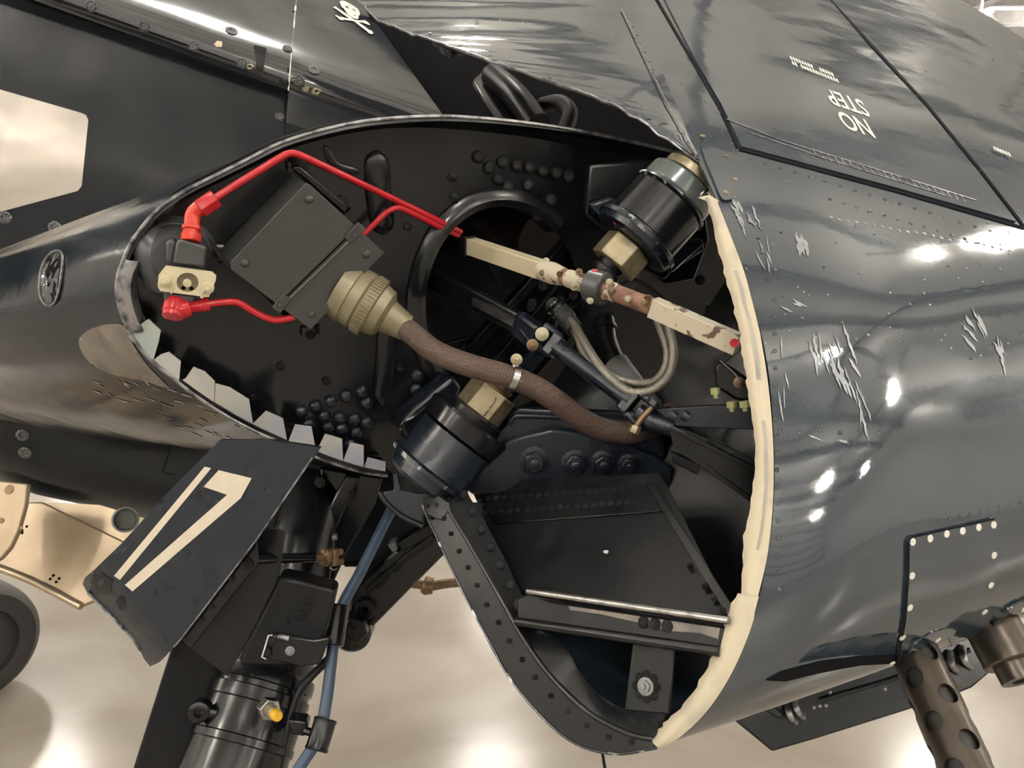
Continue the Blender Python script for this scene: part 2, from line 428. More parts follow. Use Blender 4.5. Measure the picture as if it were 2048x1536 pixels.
# ------------------------------------------------------------------ fuselage
LU = Vector((.943, .334)); LV = Vector((-.334, .943)); L0 = Vector((100, 12))
def fpx(s, t): q = L0 + LU * s + LV * t; return q.x, q.y
fus = thing('fuselage', 'dark blue fuselage side behind the folded wing joint, with screwed shoulder panels', 'fuselage', P(300, 500, 2.0))
ts = [i * 930 / 40 for i in range(41)]
pr = smooth_prof([(0, .035), (250, -.02), (550, .0), (820, .02), (900, .07), (930, .18)], ts)
rows = []
for t, d in zip(ts, pr):
    rows.append([P(*fpx(s, t * (1 - .09 * max(0, s - 300) / 650)), 1.95 + .0004 * s + d) for s in range(-900, 1021, 40)])
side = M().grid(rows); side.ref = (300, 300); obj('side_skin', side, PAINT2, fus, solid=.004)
def seam(t): return 505 + .26 * t
def edge(t): return max(896 + 1.45 * t, seam(t) + 8)
def shoulder(name, t0, t1, sa, sb):
    n = 44; tt = [t0 + (t1 - t0) * i / n for i in range(n + 1)]
    prr = smooth_prof([(-430, 1.1), (-300, .60), (-220, .36), (-160, .20), (-110, .08), (-80, .02), (-50, -.015), (-20, -.018), (0, 0), (100, .03)], tt)
    rw = []
    for t, d in zip(tt, prr):
        a, b = sa(t), sb(t)
        rw.append([P(*fpx(a + (b - a) * k / 40, t), 1.95 + .0004 * (a + (b - a) * k / 40) + d) for k in range(41)])
    m = M().grid(rw); m.ref = (300, 60) if t1 == 0 else (680, 120); obj(name, m, PAINT3, fus, solid=.006); return m
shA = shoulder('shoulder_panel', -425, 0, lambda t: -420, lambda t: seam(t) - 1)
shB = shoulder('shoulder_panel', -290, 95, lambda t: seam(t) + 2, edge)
tf = bvh(side, shA, shB)
obj('exhaust_shield', patch(tf, [[(-90, 155), (0, 180), (160, 226), (172, 231), (177, 241), (164, 372), (156, 382), (0, 424), (-90, 448)]], .004), POLISH, fus, solid=.003, label='polished steel heat shield')
for x, y in ((183, 13), (289, 54), (388, 93), (484, 127), (568, 166), (575, 98), (560, 233)):
    p, n = hit(tf, x, y, .001)
    if p: stud('screw', 'screw', PAINT3, p, n, .0135, fus)
for x, y in ((463, 62), (628, 140), (10, 435), (110, 455), (598, 160), (45, 870), (50, 905)):
    p, n = hit(tf, x, y, .001)
    if p: stud('screw', 'flat', PAINT3, p, n, .016, fus)
obj('catch', patch(tf, [[(508, 92), (533, 98), (527, 140), (513, 138)]], .004), BLACK, fus, solid=.006)
obj('panel_joint', patch(tf, strip2([(587, 22), (580, 110), (572, 190), (569, 270)], 3.5), .001), GROOVE, fus)
obj('panel_joint', patch(tf, strip2([(348, 868), (338, 905), (325, 945), (350, 950)], 3), .001), GROOVE, fus)
obj('panel_joint', patch(tf, strip2([(0, 790), (120, 822), (250, 855), (350, 870), (450, 905)], 4), .001), GROOVE, fus)
obj('paint_chip', patch(tf, [blob(437, 88, 9, 6), blob(612, 178, 7, 6), blob(632, 183, 8, 7), blob(500, 132, 8, 5)], .0012), CREAM, fus)
# skull and crossbones stencil
z = lambda l: [(640 + a * .0781, b * .0781) for a, b in l]
sk = [z([(495, 60), (560, 42), (640, 55), (760, 120), (880, 190), (965, 260), (1005, 330), (1018, 410), (985, 425), (965, 400), (940, 360), (905, 330), (840, 290), (745, 240), (700, 215), (640, 200), (600, 240), (545, 200), (520, 140)]),
      z([(600, 240), (640, 205), (700, 240), (745, 245), (840, 292), (905, 335), (940, 365), (975, 430), (985, 480), (960, 510), (880, 500), (800, 460), (720, 400), (660, 330)]),
      z([(335, 205), (370, 190), (410, 200), (450, 240), (620, 345), (700, 400), (860, 520), (1000, 610), (1130, 700), (1230, 780), (1310, 810), (1355, 860), (1350, 890), (1300, 900), (1240, 870), (1180, 810), (1000, 680), (880, 580), (700, 470), (560, 370), (440, 280), (370, 240)]),
      z([(375, 425), (410, 412), (480, 450), (600, 475), (720, 500), (860, 525), (1000, 550), (1140, 545), (1200, 580), (1280, 655), (1270, 675), (1210, 650), (1080, 605), (960, 590), (850, 565), (700, 545), (610, 530), (550, 545), (490, 520), (430, 460)])]
obj('skull_stencil', patch(tf, sk, .0035, 6), WHITE, fus, solid=.0006, label='white skull and crossbones stencil')
obj('skull_eye', patch(tf, [z([(640, 195), (670, 195), (710, 225), (690, 232), (650, 215)]), z([(820, 270), (850, 272), (905, 318), (880, 322), (840, 295)]), z([(870, 425), (905, 425), (905, 450), (880, 450)])], .0055, 6), GROOVE, fus)
# dark sheet added for the shaded gap behind the wing skin, and parts in it
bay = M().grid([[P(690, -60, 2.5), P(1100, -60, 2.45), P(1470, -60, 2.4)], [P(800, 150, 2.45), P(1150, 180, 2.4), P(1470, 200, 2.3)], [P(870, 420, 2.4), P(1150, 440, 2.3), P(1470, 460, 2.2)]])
obj('added_gap_back', bay, GROOVE, fus, solid=.01)
obj('bay_bracket', M().prism([P(942, 162, 1.95), P(975, 135, 1.97), P(1060, 190, 1.9), (P(1075, 250, 1.85)), P(1000, 262, 1.85)], P(942, 162, 2.0) - P(942, 162, 1.95)), BLACK, fus, bevel=.01)
obj('bay_duct', M().tube(catmull([P(985, 150, 1.94), P(1030, 190, 1.86), P(1075, 250, 1.80)], 8), .03, 20), BLACK2, fus)
obj('bay_hose', M().tube(catmull([P(1085, 210, 1.9), P(1120, 205, 1.85), P(1140, 225, 1.82), P(1130, 262, 1.8)], 8), .018, 16), RUBBER, fus)
obj('hanging_lobe', M().grid([[P(858, 60, 1.75), P(895, 60, 1.75), P(935, 70, 1.74)], [P(862, 84, 1.74), P(895, 100, 1.71), P(934, 106, 1.72)], [P(884, 108, 1.74), P(905, 118, 1.72), P(926, 112, 1.73)]]), SCUFF, fus, solid=.006)

# ------------------------------------------------------------------ inner wing stub
RIB = Plane(P(800, 600, 1.2), ROT @ Vector((.42, -.34, .84)))
RN = RIB.n
lower = [(772, 948), (720, 940), (650, 918), (580, 890), (500, 855), (430, 815), (360, 765), (300, 715), (262, 665)]
upper = [(243, 620), (236, 580), (243, 530), (264, 482), (308, 425), (362, 385), (430, 350), (490, 320), (560, 285), (640, 260), (720, 243), (800, 235), (880, 232), (960, 236), (1040, 244), (1120, 255), (1200, 270), (1280, 288), (1350, 305), (1395, 322)]
LIP = .035
wing = thing('inner_wing', 'open end of the inner wing with black rib, round nose and tooth tabs', 'wing', P(500, 700, 1.25))
rim = catmull([RIB.at(x, y, LIP) for x, y in lower + upper], 4)
ctr = RIB.at(238, 585, LIP)
V = P(-190, 665, 1.50) - ctr
rows = []
NS = 26
for k in range(NS + 1):
    t = k / NS * 1.4
    rows.append([ctr + (p - ctr) * (1 - .2 * t) + V * t - RN * 0 for p in rim])
lead = M().grid(rows); lead.ref = (120, 650); obj('leading_edge_skin', lead, PAINT4, wing, solid=.004)
tl = bvh(lead)
# rim lip: turned flange along the rib edge
cen = RIB.at(800, 560, LIP)
rows = []
for off, sh in ((.004, 0.0), (.006, .006), (-.004, .012), (-.03, .014)):
    rows.append([p + RN * off + (cen - p).normalized() * sh for p in rim])
obj('rim_flange', M().grid(rows), BLACK, wing, solid=.002, soff=0)
obj('rim_edge', M().tube([p + RN * .006 for p in rim], .0026, 8), SCUFF, wing)
# web with the big round hole
def fill(loops, vec=None):
    bm = bmesh.new(); es = []
    for lp in loops:
        vv = [bm.verts.new(p) for p in lp]
        es += [bm.edges.new((vv[i], vv[(i + 1) % len(vv)])) for i in range(len(vv))]
    bmesh.ops.triangle_fill(bm, use_beauty=True, use_dissolve=False, edges=es)
    bm.verts.index_update(); m = M().add([v.co.copy() for v in bm.verts], [[v.index for v in f.verts] for f in bm.faces]); bm.free(); return m
outl = [p - RN * LIP for p in rim] + [RIB.at(x, y) for x, y in ((1420, 430), (1300, 520), (1235, 640), (1232, 850), (1000, 900), (800, 955))]
hole = [RIB.at(x, y) for x, y in ell(1002, 612, 160, 208, 0, 48)]
web = fill([outl, hole]); obj('rib_web', web, BLACK, wing, solid=.003, smooth=0)
tw = bvh(web)
arc = [RIB.at(1002 + 162 * math.cos(a), 612 + 210 * math.sin(a), .002) for a in [math.radians(-48 - i * 205 / 40) for i in range(41)]]
hc = RIB.at(1002, 612)
rows = [[p + RN * o + (p - hc).normalized() * s for p in arc] for o, s in ((.001, .02), (.009, .013), (.012, .004), (.006, -.006), (-.012, -.010), (-.03, -.010))]
obj('hole_flange', M().grid(rows), BLACK, wing, solid=.002, soff=0)
# dark plate added behind the hole so no light shows through
bk = [RIB.at(x, y, -.30) for x, y in ((420, 700), (420, 480), (560, 400), (800, 340), (1100, 330), (1400, 350), (1560, 500), (1560, 1000), (1300, 960), (900, 900), (640, 840))]
obj('added_bay_back', M().prism(bk, RN * -.01), BLACK2, wing)
# stiffening beads pressed into the web
def bead(pts, r, mat=BLACK, nm='bead', par=wing, h=.5):
    c = catmull(pts, 8); n = len(c); rr = [r * math.sqrt(max(0.02, 1 - abs(2 * i / (n - 1) - 1) ** 6)) for i in range(n)]
    obj(nm, M().tube(c, rr, 16, flat=h, up=RN), mat, par)
bead([RIB.at(752, 300), RIB.at(756, 380), RIB.at(768, 470)], .019)
bead([RIB.at(775, 640), RIB.at(772, 720), RIB.at(762, 810)], .017)
bead([RIB.at(648, 290), RIB.at(672, 330), RIB.at(720, 345)], .006)
# dome rivets on the web
for x, y in ((957, 314), (979, 336), (1006, 324), (1034, 331), (1059, 334), (1086, 341), (1113, 346), (997, 358), (1016, 375), (1058, 370), (1035, 394), (1054, 411), (1138, 352), (1076, 432), (1103, 400)):
    stud('rivet', 'dome', BLACK, RIB.at(x, y, .003), RN, .0095, wing)
for x, y in ((603, 824), (632, 814), (662, 804), (692, 793), (724, 784), (733, 807), (649, 833), (679, 836), (709, 839), (618, 850), (657, 856), (683, 859), (733, 846), (713, 866), (835, 752), (832, 780), (700, 890)):
    stud('rivet', 'dome', NAVY, RIB.at(x, y, .003), RN, .0105, wing)
for x, y in ((905, 355), (909, 395), (415, 366), (562, 733), (505, 797), (620, 667), (816, 454), (800, 740), (653, 763)):
    stud('rivet', 'bolt', BLACK2, RIB.at(x, y, .003), RN, .0055, wing)
# spar behind the hole
def plate(poly, off, th, mat, name, par, bevel=.001, pl=RIB, label=None):
    return obj(name, M().prism([pl.at(x, y, off) for x, y in poly], pl.n * -th), mat, par, bevel=bevel, label=label)
plate([(1195, 400), (1300, 500), (985, 850), (880, 760)], -.05, .01, BLACK2, 'spar_web', wing)
plate([(1188, 420), (1200, 432), (915, 745), (900, 735)], -.035, .02, BLACK, 'spar_cap', wing)
plate([(1150, 530), (1168, 545), (985, 760), (968, 745)], -.035, .012, BLACK, 'spar_cap', wing)
plate([(1235, 520), (1250, 535), (1040, 770), (1020, 755)], -.035, .02, NAVY, 'spar_cap', wing)
plate([(1165, 570), (1180, 575), (1080, 680), (1062, 672)], -.045, .01, BLACK, 'stiffener', wing)
m = fill([[RIB.at(x, y, -.03) for x, y in [(972, 520), (978, 500), (990, 488), (1005, 486), (1022, 492), (1032, 510), (1040, 540), (1056, 548), (1045, 565), (1003, 588)]], [RIB.at(x, y, -.03) for x, y in ell(1002, 513, 17, 17, 0, 20)]])
obj('gusset', m, BLACK, wing, solid=.006)
for x, y in ((1086, 572), (1064, 606), (1036, 540), (1160, 330), (1147, 590), (1062, 614), (1120, 600)):
    stud('bolt', 'bolt', BLACK, RIB.at(x, y, -.028), RN, .007, wing)
plate([(880, 690), (1000, 660), (1010, 672), (890, 705)], -.06, .01, BLACK, 'stiffener', wing)
# red dyed floor of the bay
obj('inner_tube', M().rod(P(980, 405, 1.5), P(1080, 470, 1.42), .05, 20), material('dark red interior', (.02, .003, .003), .8, c2=(.012, .003, .003), ns=12), wing)
# worn nose strip and bare patches
nose = catmull([RIB.at(x, y, LIP + .004) for x, y in ((262, 664), (244, 622), (236, 582), (240, 545), (252, 518))], 6)
rows = [[p + RN * o + (cen - p).normalized() * s for p in nose] for o, s in ((0, -.004), (.008, .004), (.010, .014), (.002, .020), (-.01, .022))]
obj('nose_strip', M().grid(rows), SCUFF, wing, solid=.003, label='bare metal nose strip')
obj('bare_patch', patch(tl, [curve2([(158, 685), (175, 662), (215, 648), (252, 652), (268, 690), (300, 735), (338, 775), (285, 760), (225, 748), (180, 725)], 3, True)], .0008), PRIMER, wing, label='bare worn metal patch')
obj('lamp_window', patch(tl, [curve2([(104, 508), (122, 503), (128, 520), (122, 575), (112, 605), (95, 610), (83, 590), (82, 560), (88, 530)], 4, True)], .002), GLASS, wing, solid=.002, label='teardrop lamp lens')
obj('lamp_rim', patch(tl, strip2(curve2([(104, 508), (122, 503), (128, 520), (122, 575), (112, 605), (95, 610), (83, 590), (82, 560), (88, 530)], 4, True) + [(104, 508)], 2.5), .003), SCUFF, wing, solid=.002)
sc = []
for k in range(60):
    s = random.random(); x = 180 + 430 * s; y = 760 + 190 * s + random.uniform(-40, 40) - 20
    sc += strip2([(x, y), (x + random.uniform(8, 22), y + random.uniform(4, 9))], random.uniform(1.5, 3))
so = obj('scratches', patch(tl, sc, .0007, 60), SCUFF, wing); so['kind'] = 'stuff'
# tooth tabs left of the cut seal
tabs = [
 [(258, 672), (262, 662), (298, 637), (322, 660), (318, 682), (306, 722), (296, 716)],
 [(303, 722), (322, 708), (338, 703), (362, 722), (358, 764), (350, 760)],
 [(356, 765), (372, 755), (387, 733), (410, 742), (430, 762), (428, 808)],
 [(429, 806), (431, 766), (460, 774), (498, 798), (506, 847)],
 [(506, 847), (532, 821), (566, 836), (575, 886)],
 [(575, 887), (590, 848), (623, 853), (632, 902)],
 [(633, 901), (650, 867), (684, 877), (686, 922)],
 [(686, 922), (700, 884), (727, 890), (727, 934)],
 [(728, 934), (735, 914), (771, 923), (770, 948)]]
for i, tb in enumerate(tabs):
    b0 = Vector(tb[0]); b1 = Vector(tb[-1])
    pts = []
    for x, y in tb:
        q = Vector((x, y)); u = b1 - b0; t = max(0, min(1, (q - b0).dot(u) / u.length_squared)); hgt = (q - (b0 + u * t)).length
        pts.append(RIB.at(x, y, LIP + .003 + hgt * .00022))
    obj('seal_tab', M().add(pts, [list(range(len(pts)))]), TABGREEN if i == 0 else TAB, wing, solid=.0016, smooth=0)
rows = [[p + RN * .002 + (cen - p).normalized() * s - Vector((0, 0, .0)) for p in catmull([RIB.at(x, y, LIP) for x, y in lower], 4)] for s in (-.002, .007)]
obj('tab_strip', M().grid(rows), TAB, wing, solid=.002)

# ------------------------------------------------------------------ outer wing
def FRd(x, y): return 1.0 / (.893 + .000447 * (x - 850) + .000188 * (y - 1010))
FR = plane3((850, 1010, FRd(850, 1010)), (1250, 1495, FRd(1250, 1495)), (1530, 900, FRd(1530, 900)))
ow = thing('outer_wing', 'glossy dark blue folded outer wing with riveted open root frame and cream edge', 'wing', P(1700, 900, 1.0))
R = lambda x, y: (x, y, FRd(x, y))
ctl = [
 [R(846, 1008), (1350, 1000, 1.42), (1800, 950, 1.52), (2300, 900, 1.62)],
 [R(940, 1212), (1400, 1180, 1.32), (1800, 1090, 1.42), (2300, 1000, 1.52)],
 [R(1019, 1355), (1450, 1300, 1.18), (1800, 1200, 1.28), (2300, 1050, 1.42)],
 [R(1152, 1488), (1510, 1385, 1.06), (1820, 1290, 1.14), (2300, 1105, 1.28)],
 [R(1245, 1506), (1560, 1406, .97), (1840, 1312, 1.04), (2300, 1138, 1.17)],
 [R(1322, 1487), (1610, 1389, .91), (1870, 1290, .98), (2300, 1120, 1.10)],
 [R(1420, 1410), (1660, 1310, .862), (1900, 1210, .925), (2300, 1060, 1.04)],
 [R(1500, 1260), (1705, 1160, .848), (1925, 1070, .91), (2300, 950, 1.02)],
 [R(1545, 1040), (1735, 960, .862), (1940, 890, .925), (2300, 800, 1.035)],
 [R(1545, 830), (1740, 760, .892), (1950, 700, .96), (2300, 640, 1.07)],
 [R(1522, 665), (1725, 600, .93), (1945, 555, 1.005), (2300, 520, 1.11)],
 [(1462, 470, .965), (1680, 420, 1.04), (1920, 400, 1.125), (2300, 420, 1.20)],
 [(1394, 310, 1.09), (1620, 250, 1.23), (1890, 240, 1.33), (2300, 345, 1.32)],
 [(1320, 130, 1.36), (1580, 80, 1.58), (1880, 110, 1.66), (2300, 300, 1.47)],
 [(1250, -60, 1.80), (1560, -90, 2.10), (1900, -10, 2.08), (2300, 263, 1.60)],
]
cols = [catmull([P(*r[c]) for r in ctl], 5) for c in range(4)]
rows = [catmull([cols[c][i] for c in range(4)], 12) for i in range(len(cols[0]))]
skin = M().grid(rows); skin.ref = (1700, 900); obj('wing_skin', skin, PAINT, ow, solid=.003)
to = bvh(skin)
# forward skin beyond the seam
ea = catmull([P(*p) for p in ((1396, 322, 1.085), (1240, 215, 1.13), (1100, 163, 1.17), (950, 110, 1.25), (850, 75, 1.33), (755, 38, 1.45), (690, -30, 1.66), (640, -90, 1.85))], 8)
rt = cols[0][60:71]
eb = [rt[0] * 1.0] ; n_ = len(ea) - 1
eb = []
for i in range(len(ea)):
    u = i / n_ * 10; k = min(int(u), 9); eb.append(rt[k] * (1 - (u - k)) + rt[k + 1] * (u - k))
for i in range(len(ea)):
    if i % 3 == 1: ea[i] = ea[i] + Vector((0, 0, random.uniform(-.004, .003)))
rows = []
for k in range(15):
    t = k / 14; bul = math.sin(math.pi * t) * .012 + (1 - t) ** 6 * -.0
    rows.append([(a * (1 - t) + b * t) + (CAM - a).normalized() * bul for a, b in zip(ea, eb)])
fskin = M().grid(rows); fskin.ref = (1150, 100); obj('skin_panel', fskin, PAINT, ow, solid=.003)
obj('frayed_edge', M().tube(ea, .0019, 8), SCUFF, ow)
ta = bvh(skin, fskin)
# gun bay cover and doublers: thin plates on the skin
obj('gun_bay_cover', patch(ta, [[(1318, -20), (1392, 126), (1442, 212), (1482, 296), (1600, 327), (1800, 381), (2030, 446), (1955, 348), (1848, 214), (1738, 96), (1640, -20)]], .0006), PAINT, ow, solid=.0022, soff=1)
gl = [strip2([(1302, -20), (1388, 128), (1438, 214), (1476, 298)], 5), strip2([(1476, 298), (1600, 331), (1800, 385), (2048, 457)], 5), strip2([(1640, -20), (1742, 90), (1852, 209), (1962, 343), (2060, 470)], 5), strip2([(1448, 238), (1480, 252)], 3)]
for g in gl: obj('panel_gap', patch(ta, g, .0012), GROOVE, ow)
for g in (strip2([(1242, 20), (1330, 205), (1394, 316)], 2.5), strip2([(1452, 242), (1560, 284), (1760, 345), (1950, 404)], 2), strip2([(1500, 270), (1640, 318), (1900, 398)], 1.6)):
    obj('scribe_line', patch(ta, g, .0034), SCUFF, ow)
lad = []
for k in range(22):
    x = 1625 + k * 14; y0 = 305 + (x - 1625) * .305
    lad += strip2([(x, y0), (x + 8, y0 + 13)], 1.5)
o_ = obj('scribe_ladder', patch(ta, lad, .0034, 60), SCUFF, ow)
obj('doubler', patch(to, [curve2([(1402, 290), (1428, 294), (1454, 320), (1473, 352), (1477, 376), (1470, 396), (1452, 403), (1440, 396), (1422, 352), (1408, 318)], 3, True)], .0006), PAINT, ow, solid=.002, soff=1)
for x, y in ((1404, 275), (1451, 315), (1468, 362), (1450, 388)):
    p, n = hit(ta, x, y, .003)
    if p: stud('screw', 'flat', BRASS, p, n, .0038, ow)
# access panel with pale screws near the gun
ap = [(1818, 1074), (1985, 1037), (1990, 1044), (1990, 1110), (1984, 1180), (1968, 1240), (1940, 1290), (1790, 1332), (1806, 1240), (1812, 1150), (1813, 1082)]
obj('access_panel', patch(to, [ap], .0006), PAINT, ow, solid=.002, soff=1)
obj('panel_gap', patch(to, strip2(ap[-1:] + ap[:2], 3) + strip2(ap[-4:], 4), .003), GROOVE, ow)
for x, y in ((1821, 1083), (1856, 1076), (1889, 1067), (1921, 1061), (1953, 1054), (1983, 1049), (1984, 1109), (1820, 1150), (1816, 1213), (1978, 1168), (1966, 1221), (1802, 1272), (1871, 1275), (2042, 1218)):
    p, n = hit(to, x, y, .003)
    if p: stud('screw', 'flat', WHITE, p, n, .0042, ow)
# rivet rows on the skin
rv = [(1662 + k * 17, 435 + k * 3.1 + 1.5 * math.sin(k)) for k in range(22)]
rv += [(1535 - k * 6, 560 - k * 28) for k in range(5)] + [(1548 + k * .6, 600 + k * 34) for k in range(18)]
rv += [(1880 + k * 20, 1042 - k * 4.5) for k in range(9)]
rv += [(1660 + k * 27, 398 + k * 8) for k in range(12)] + [(1500 + k * 30, 318 + k * 9) for k in range(17)]
rv += [(860 + k * 40, 66 + k * 15 + (k % 3) * 3) for k in range(12)] + [(1330 - k * 8, 190 - k * 17) for k in range(10)] + [(1000 + k * 45, 40 + k * 6) for k in range(7)]
rv += [(1405 + k * 14, 130 + k * 26) for k in range(6)] + [(1700 + k * 28, 60 + k * 33) for k in range(10)] + [(1560 + k * 40, 860 + (k % 2) * 6) for k in range(6)]
for i_, (x, y) in enumerate(rv):
    p, n = hit(ta, x, y, .0004)
    if p: stud('rivet', 'dome', SCUFF if i_ < 22 else PAINT, p, n, .0026, ow, flat=.25)  # first row in bright metal, standing in for rivet glints
tiny = M()
for k in range(230):
    x, y = random.uniform(1300, 2048), random.uniform(0, 720)
    if y < 300 and x < 1400: x -= random.uniform(0, 400)
    p, n = hit(ta, x, y, .0004)
    if p is None: continue
    tiny.lathe(p, n, [(-.0005, .0016), (.0004, .0014), (.0007, .0006)], 7)
o_ = obj('rivet_glints', tiny, SCUFF, ow); o_['kind'] = 'stuff'  # random tiny rivets, bright metal put in as glints on the skin
# scuffs and chipped paint
def sliver(x, y, l, w_, ang):
    ca, sa = math.cos(math.radians(ang)), math.sin(math.radians(ang)); up_ = []; dn = []
    n = max(4, int(l / 9))
    for k in range(n + 1):
        t = k / n; h = w_ * math.sin(math.pi * min(1, t * 1.02)) ** .7 * random.uniform(.35, 1)
        dx = (t - .5) * l; q = random.uniform(-.25, .25) * w_
        up_.append((x + dx * ca - (q - h / 2) * sa, y + dx * sa + (q - h / 2) * ca)); dn.append((x + dx * ca - (q + h / 2 + .5) * sa, y + dx * sa + (q + h / 2 + .5) * ca))
    return up_ + dn[::-1]
for cx, cy, sx, sy, n, L_, W_, an in ((1492, 438, 22, 30, 7, 55, 9, 62), (1605, 495, 14, 10, 4, 50, 11, 78), (1530, 500, 14, 40, 5, 40, 5, 70), (1640, 690, 26, 40, 7, 60, 6, 76), (1690, 730, 26, 60, 9, 90, 9, 68), (1725, 830, 14, 50, 5, 80, 5, 78), (1950, 668, 18, 26, 6, 70, 10, 58), (2000, 715, 9, 20, 4, 60, 7, 70), (1660, 880, 30, 6, 3, 30, 5, 15), (1590, 610, 30, 10, 4, 30, 7, 30), (1560, 760, 14, 80, 5, 45, 4, 80)):
    for k in range(n):
        m_ = patch(to, [sliver(cx + random.uniform(-sx, sx), cy + random.uniform(-sy, sy), L_ * random.uniform(.5, 1.1), W_ * random.uniform(.5, 1.1), an + random.uniform(-10, 10))], .0007 + .00005 * k, 30)
        if m_.f: obj('paint_scratch', m_, CHIP, ow, smooth=0)
# stencils
def text_polys(txt, o, ex, ey, bold=.018):
    c = bpy.data.curves.new('t', 'FONT'); c.body = txt; c.size = 1.0; c.offset = bold; c.resolution_u = 3
    to_ = bpy.data.objects.new('t', c); COL.objects.link(to_); bpy.context.view_layer.update()
    me = to_.to_mesh(); out = []
    for f in me.polygons:
        out.append([(o[0] + ex[0] * me.vertices[i].co.x + ey[0] * me.vertices[i].co.y, o[1] + ex[1] * me.vertices[i].co.x + ey[1] * me.vertices[i].co.y) for i in f.vertices])
    to_.to_mesh_clear(); bpy.data.objects.remove(to_); bpy.data.curves.remove(c)
    return out
obj('stencil', patch(ta, text_polys('NO', (1731, 245), (-40, -13), (31, 52)) + text_polys('STEP', (1722, 206), (-38, -13), (29, 48)), .0034, 60), WHITE, ow, label='white NO STEP stencil, upside down')
tx = []
for line, n, o in ((0, 15, (1577, 115)), (1, 16, (1581, 125)), (2, 6, (1983, 296))):
    for k in range(n):
        if (line == 0 and k in (8, 9)) or (line == 1 and k == 2): continue
        x = o[0] + k * 5.9; yy = o[1] + k * 2.35; q = random.random()
        tx.append([(x, yy), (x + 4, yy + 1.5), (x + 8, yy + 9 + q * 2), (x + 3, yy + 7)])
for q in (tx[:13], tx[13:28], tx[28:]): obj('stencil', patch(ta, q, .0034, 60), WHITE, ow, label='small illegible white stencil line')
# cream seal along the skin edge, three lengths
so_ = [(1435, 402), (1462, 470), (1490, 545), (1508, 612), (1522, 668), (1538, 770), (1547, 870), (1549, 960), (1545, 1040), (1535, 1120), (1518, 1192), (1500, 1260), (1465, 1340), (1420, 1410), (1368, 1462), (1322, 1487)]
si_ = [(1412, 398), (1428, 455), (1447, 535), (1466, 605), (1482, 668), (1492, 745), (1501, 805), (1512, 890), (1507, 985), (1490, 1075), (1484, 1190), (1456, 1250), (1430, 1322), (1385, 1402), (1338, 1450), (1314, 1486)]
for a, b in ((0, 5), (4, 11), (10, 16)):
    O = catmull([FR.at(x, y, .002) for x, y in so_[a:b]], 6); I = catmull([FR.at(x, y, .001) for x, y in si_[a:b]], 6)
    rows = []
    for k in range(7):
        t = k / 6; h = .007 * math.sin(math.pi * (t * .86 + .07)) + .001
        rows.append([(p * (1 - t) + q * t) + FR.n * (h + (.002 if a == 10 and i < 4 else 0)) + (q - p).normalized() * (random.uniform(-.0015, .0022) if k == 6 else 0) for i, (p, q) in enumerate(zip(O, I))])
    obj('seal_strip', M().grid(rows), SEAL, ow, solid=.004, label='cream rubber seal length')
ts_ = []
for i in range(2, 14):
    p = Vector(so_[i]) * .55 + Vector(si_[i]) * .45; q = Vector(so_[i + 1]) * .55 + Vector(si_[i + 1]) * .45
    if i in (5, 9, 11): continue
    ts_ += strip2([tuple(p), tuple((p + q) / 2 + Vector((2, 0))), tuple(q)], random.uniform(4, 9))
for i in range(0, len(ts_) - 1, 2):
    obj('rub_mark', M().add([FR.at(x, y, .0098) for s in ts_[i:i + 2] for x, y in s], [[0, 1, 2, 3], [4, 5, 6, 7]]), SEALWORN, ow)
obj('seal_tongue', M().prism([FR.at(x, y, .0) for x, y in ((1410, 402), (1398, 397), (1420, 392), (1438, 402), (1432, 412))], FR.n * .003), SEAL, ow)
# ------------------------------------------------------------------ outer wing root frame
def loft(curves, n=4, off=(0, 0), pl=FR):
    return M().grid([catmull([pl.at(x, y, o) for x, y in c], n) for c, o in zip(curves, off)])
f_out = [(846, 1006), (850, 1024), (890, 1110), (937, 1206), (980, 1285), (1019, 1355), (1085, 1435), (1152, 1488), (1231, 1508), (1313, 1496)]
f_rid = [(897, 1005), (899, 1020), (942, 1092), (986, 1169), (1010, 1212), (1040, 1265), (1095, 1345), (1173, 1422), (1255, 1467), (1313, 1480)]
f_mid = [((a[0] * .64 + b[0] * .36), (a[1] * .64 + b[1] * .36)) for a, b in zip(f_out, f_rid)]
obj('frame_flange', loft([f_out, f_mid, f_mid, f_rid], 5, (.002, .002, .005, .005)), BLACK, ow, solid=.003, smooth=25)
obj('frame_bead', M().tube(catmull([FR.at(x, y, .003) for x, y in f_rid], 5), .0035, 10), BLACK, ow)
obj('edge_wear', M().tube(catmull([FR.at(x, y, .002) for x, y in f_out], 5), .0016, 8), WORN, ow)
f_in1 = [(926, 986), (941, 1000), (985, 1075), (1032, 1169), (1046, 1206), (1058, 1262)]
obj('inner_flange', loft([[(897, 1005), (905, 1030), (942, 1092), (986, 1169), (1010, 1212), (1035, 1258)], f_in1], 5, (.004, -.022)), BLACK2, ow, solid=.003)
obj('end_plate', M().prism([FR.at(x, y, .006) for x, y in ((842, 1000), (872, 985), (898, 1005), (898, 1022), (882, 1042), (852, 1030))], FR.n * -.006), BLACK, ow, bevel=.002)
f_in2 = [(1058, 1262), (1086, 1268), (1131, 1297), (1160, 1347), (1197, 1389), (1247, 1420), (1334, 1428)]
obj('lower_web', loft([[(1035, 1256), (1052, 1285), (1095, 1345), (1135, 1390), (1173, 1422), (1255, 1467), (1320, 1478)], f_in2], 5, (.002, -.016)), BLACK, ow, solid=.003)
zz = lambda l: [(800 + a * .4141, 900 + b * .4141) for a, b in l]
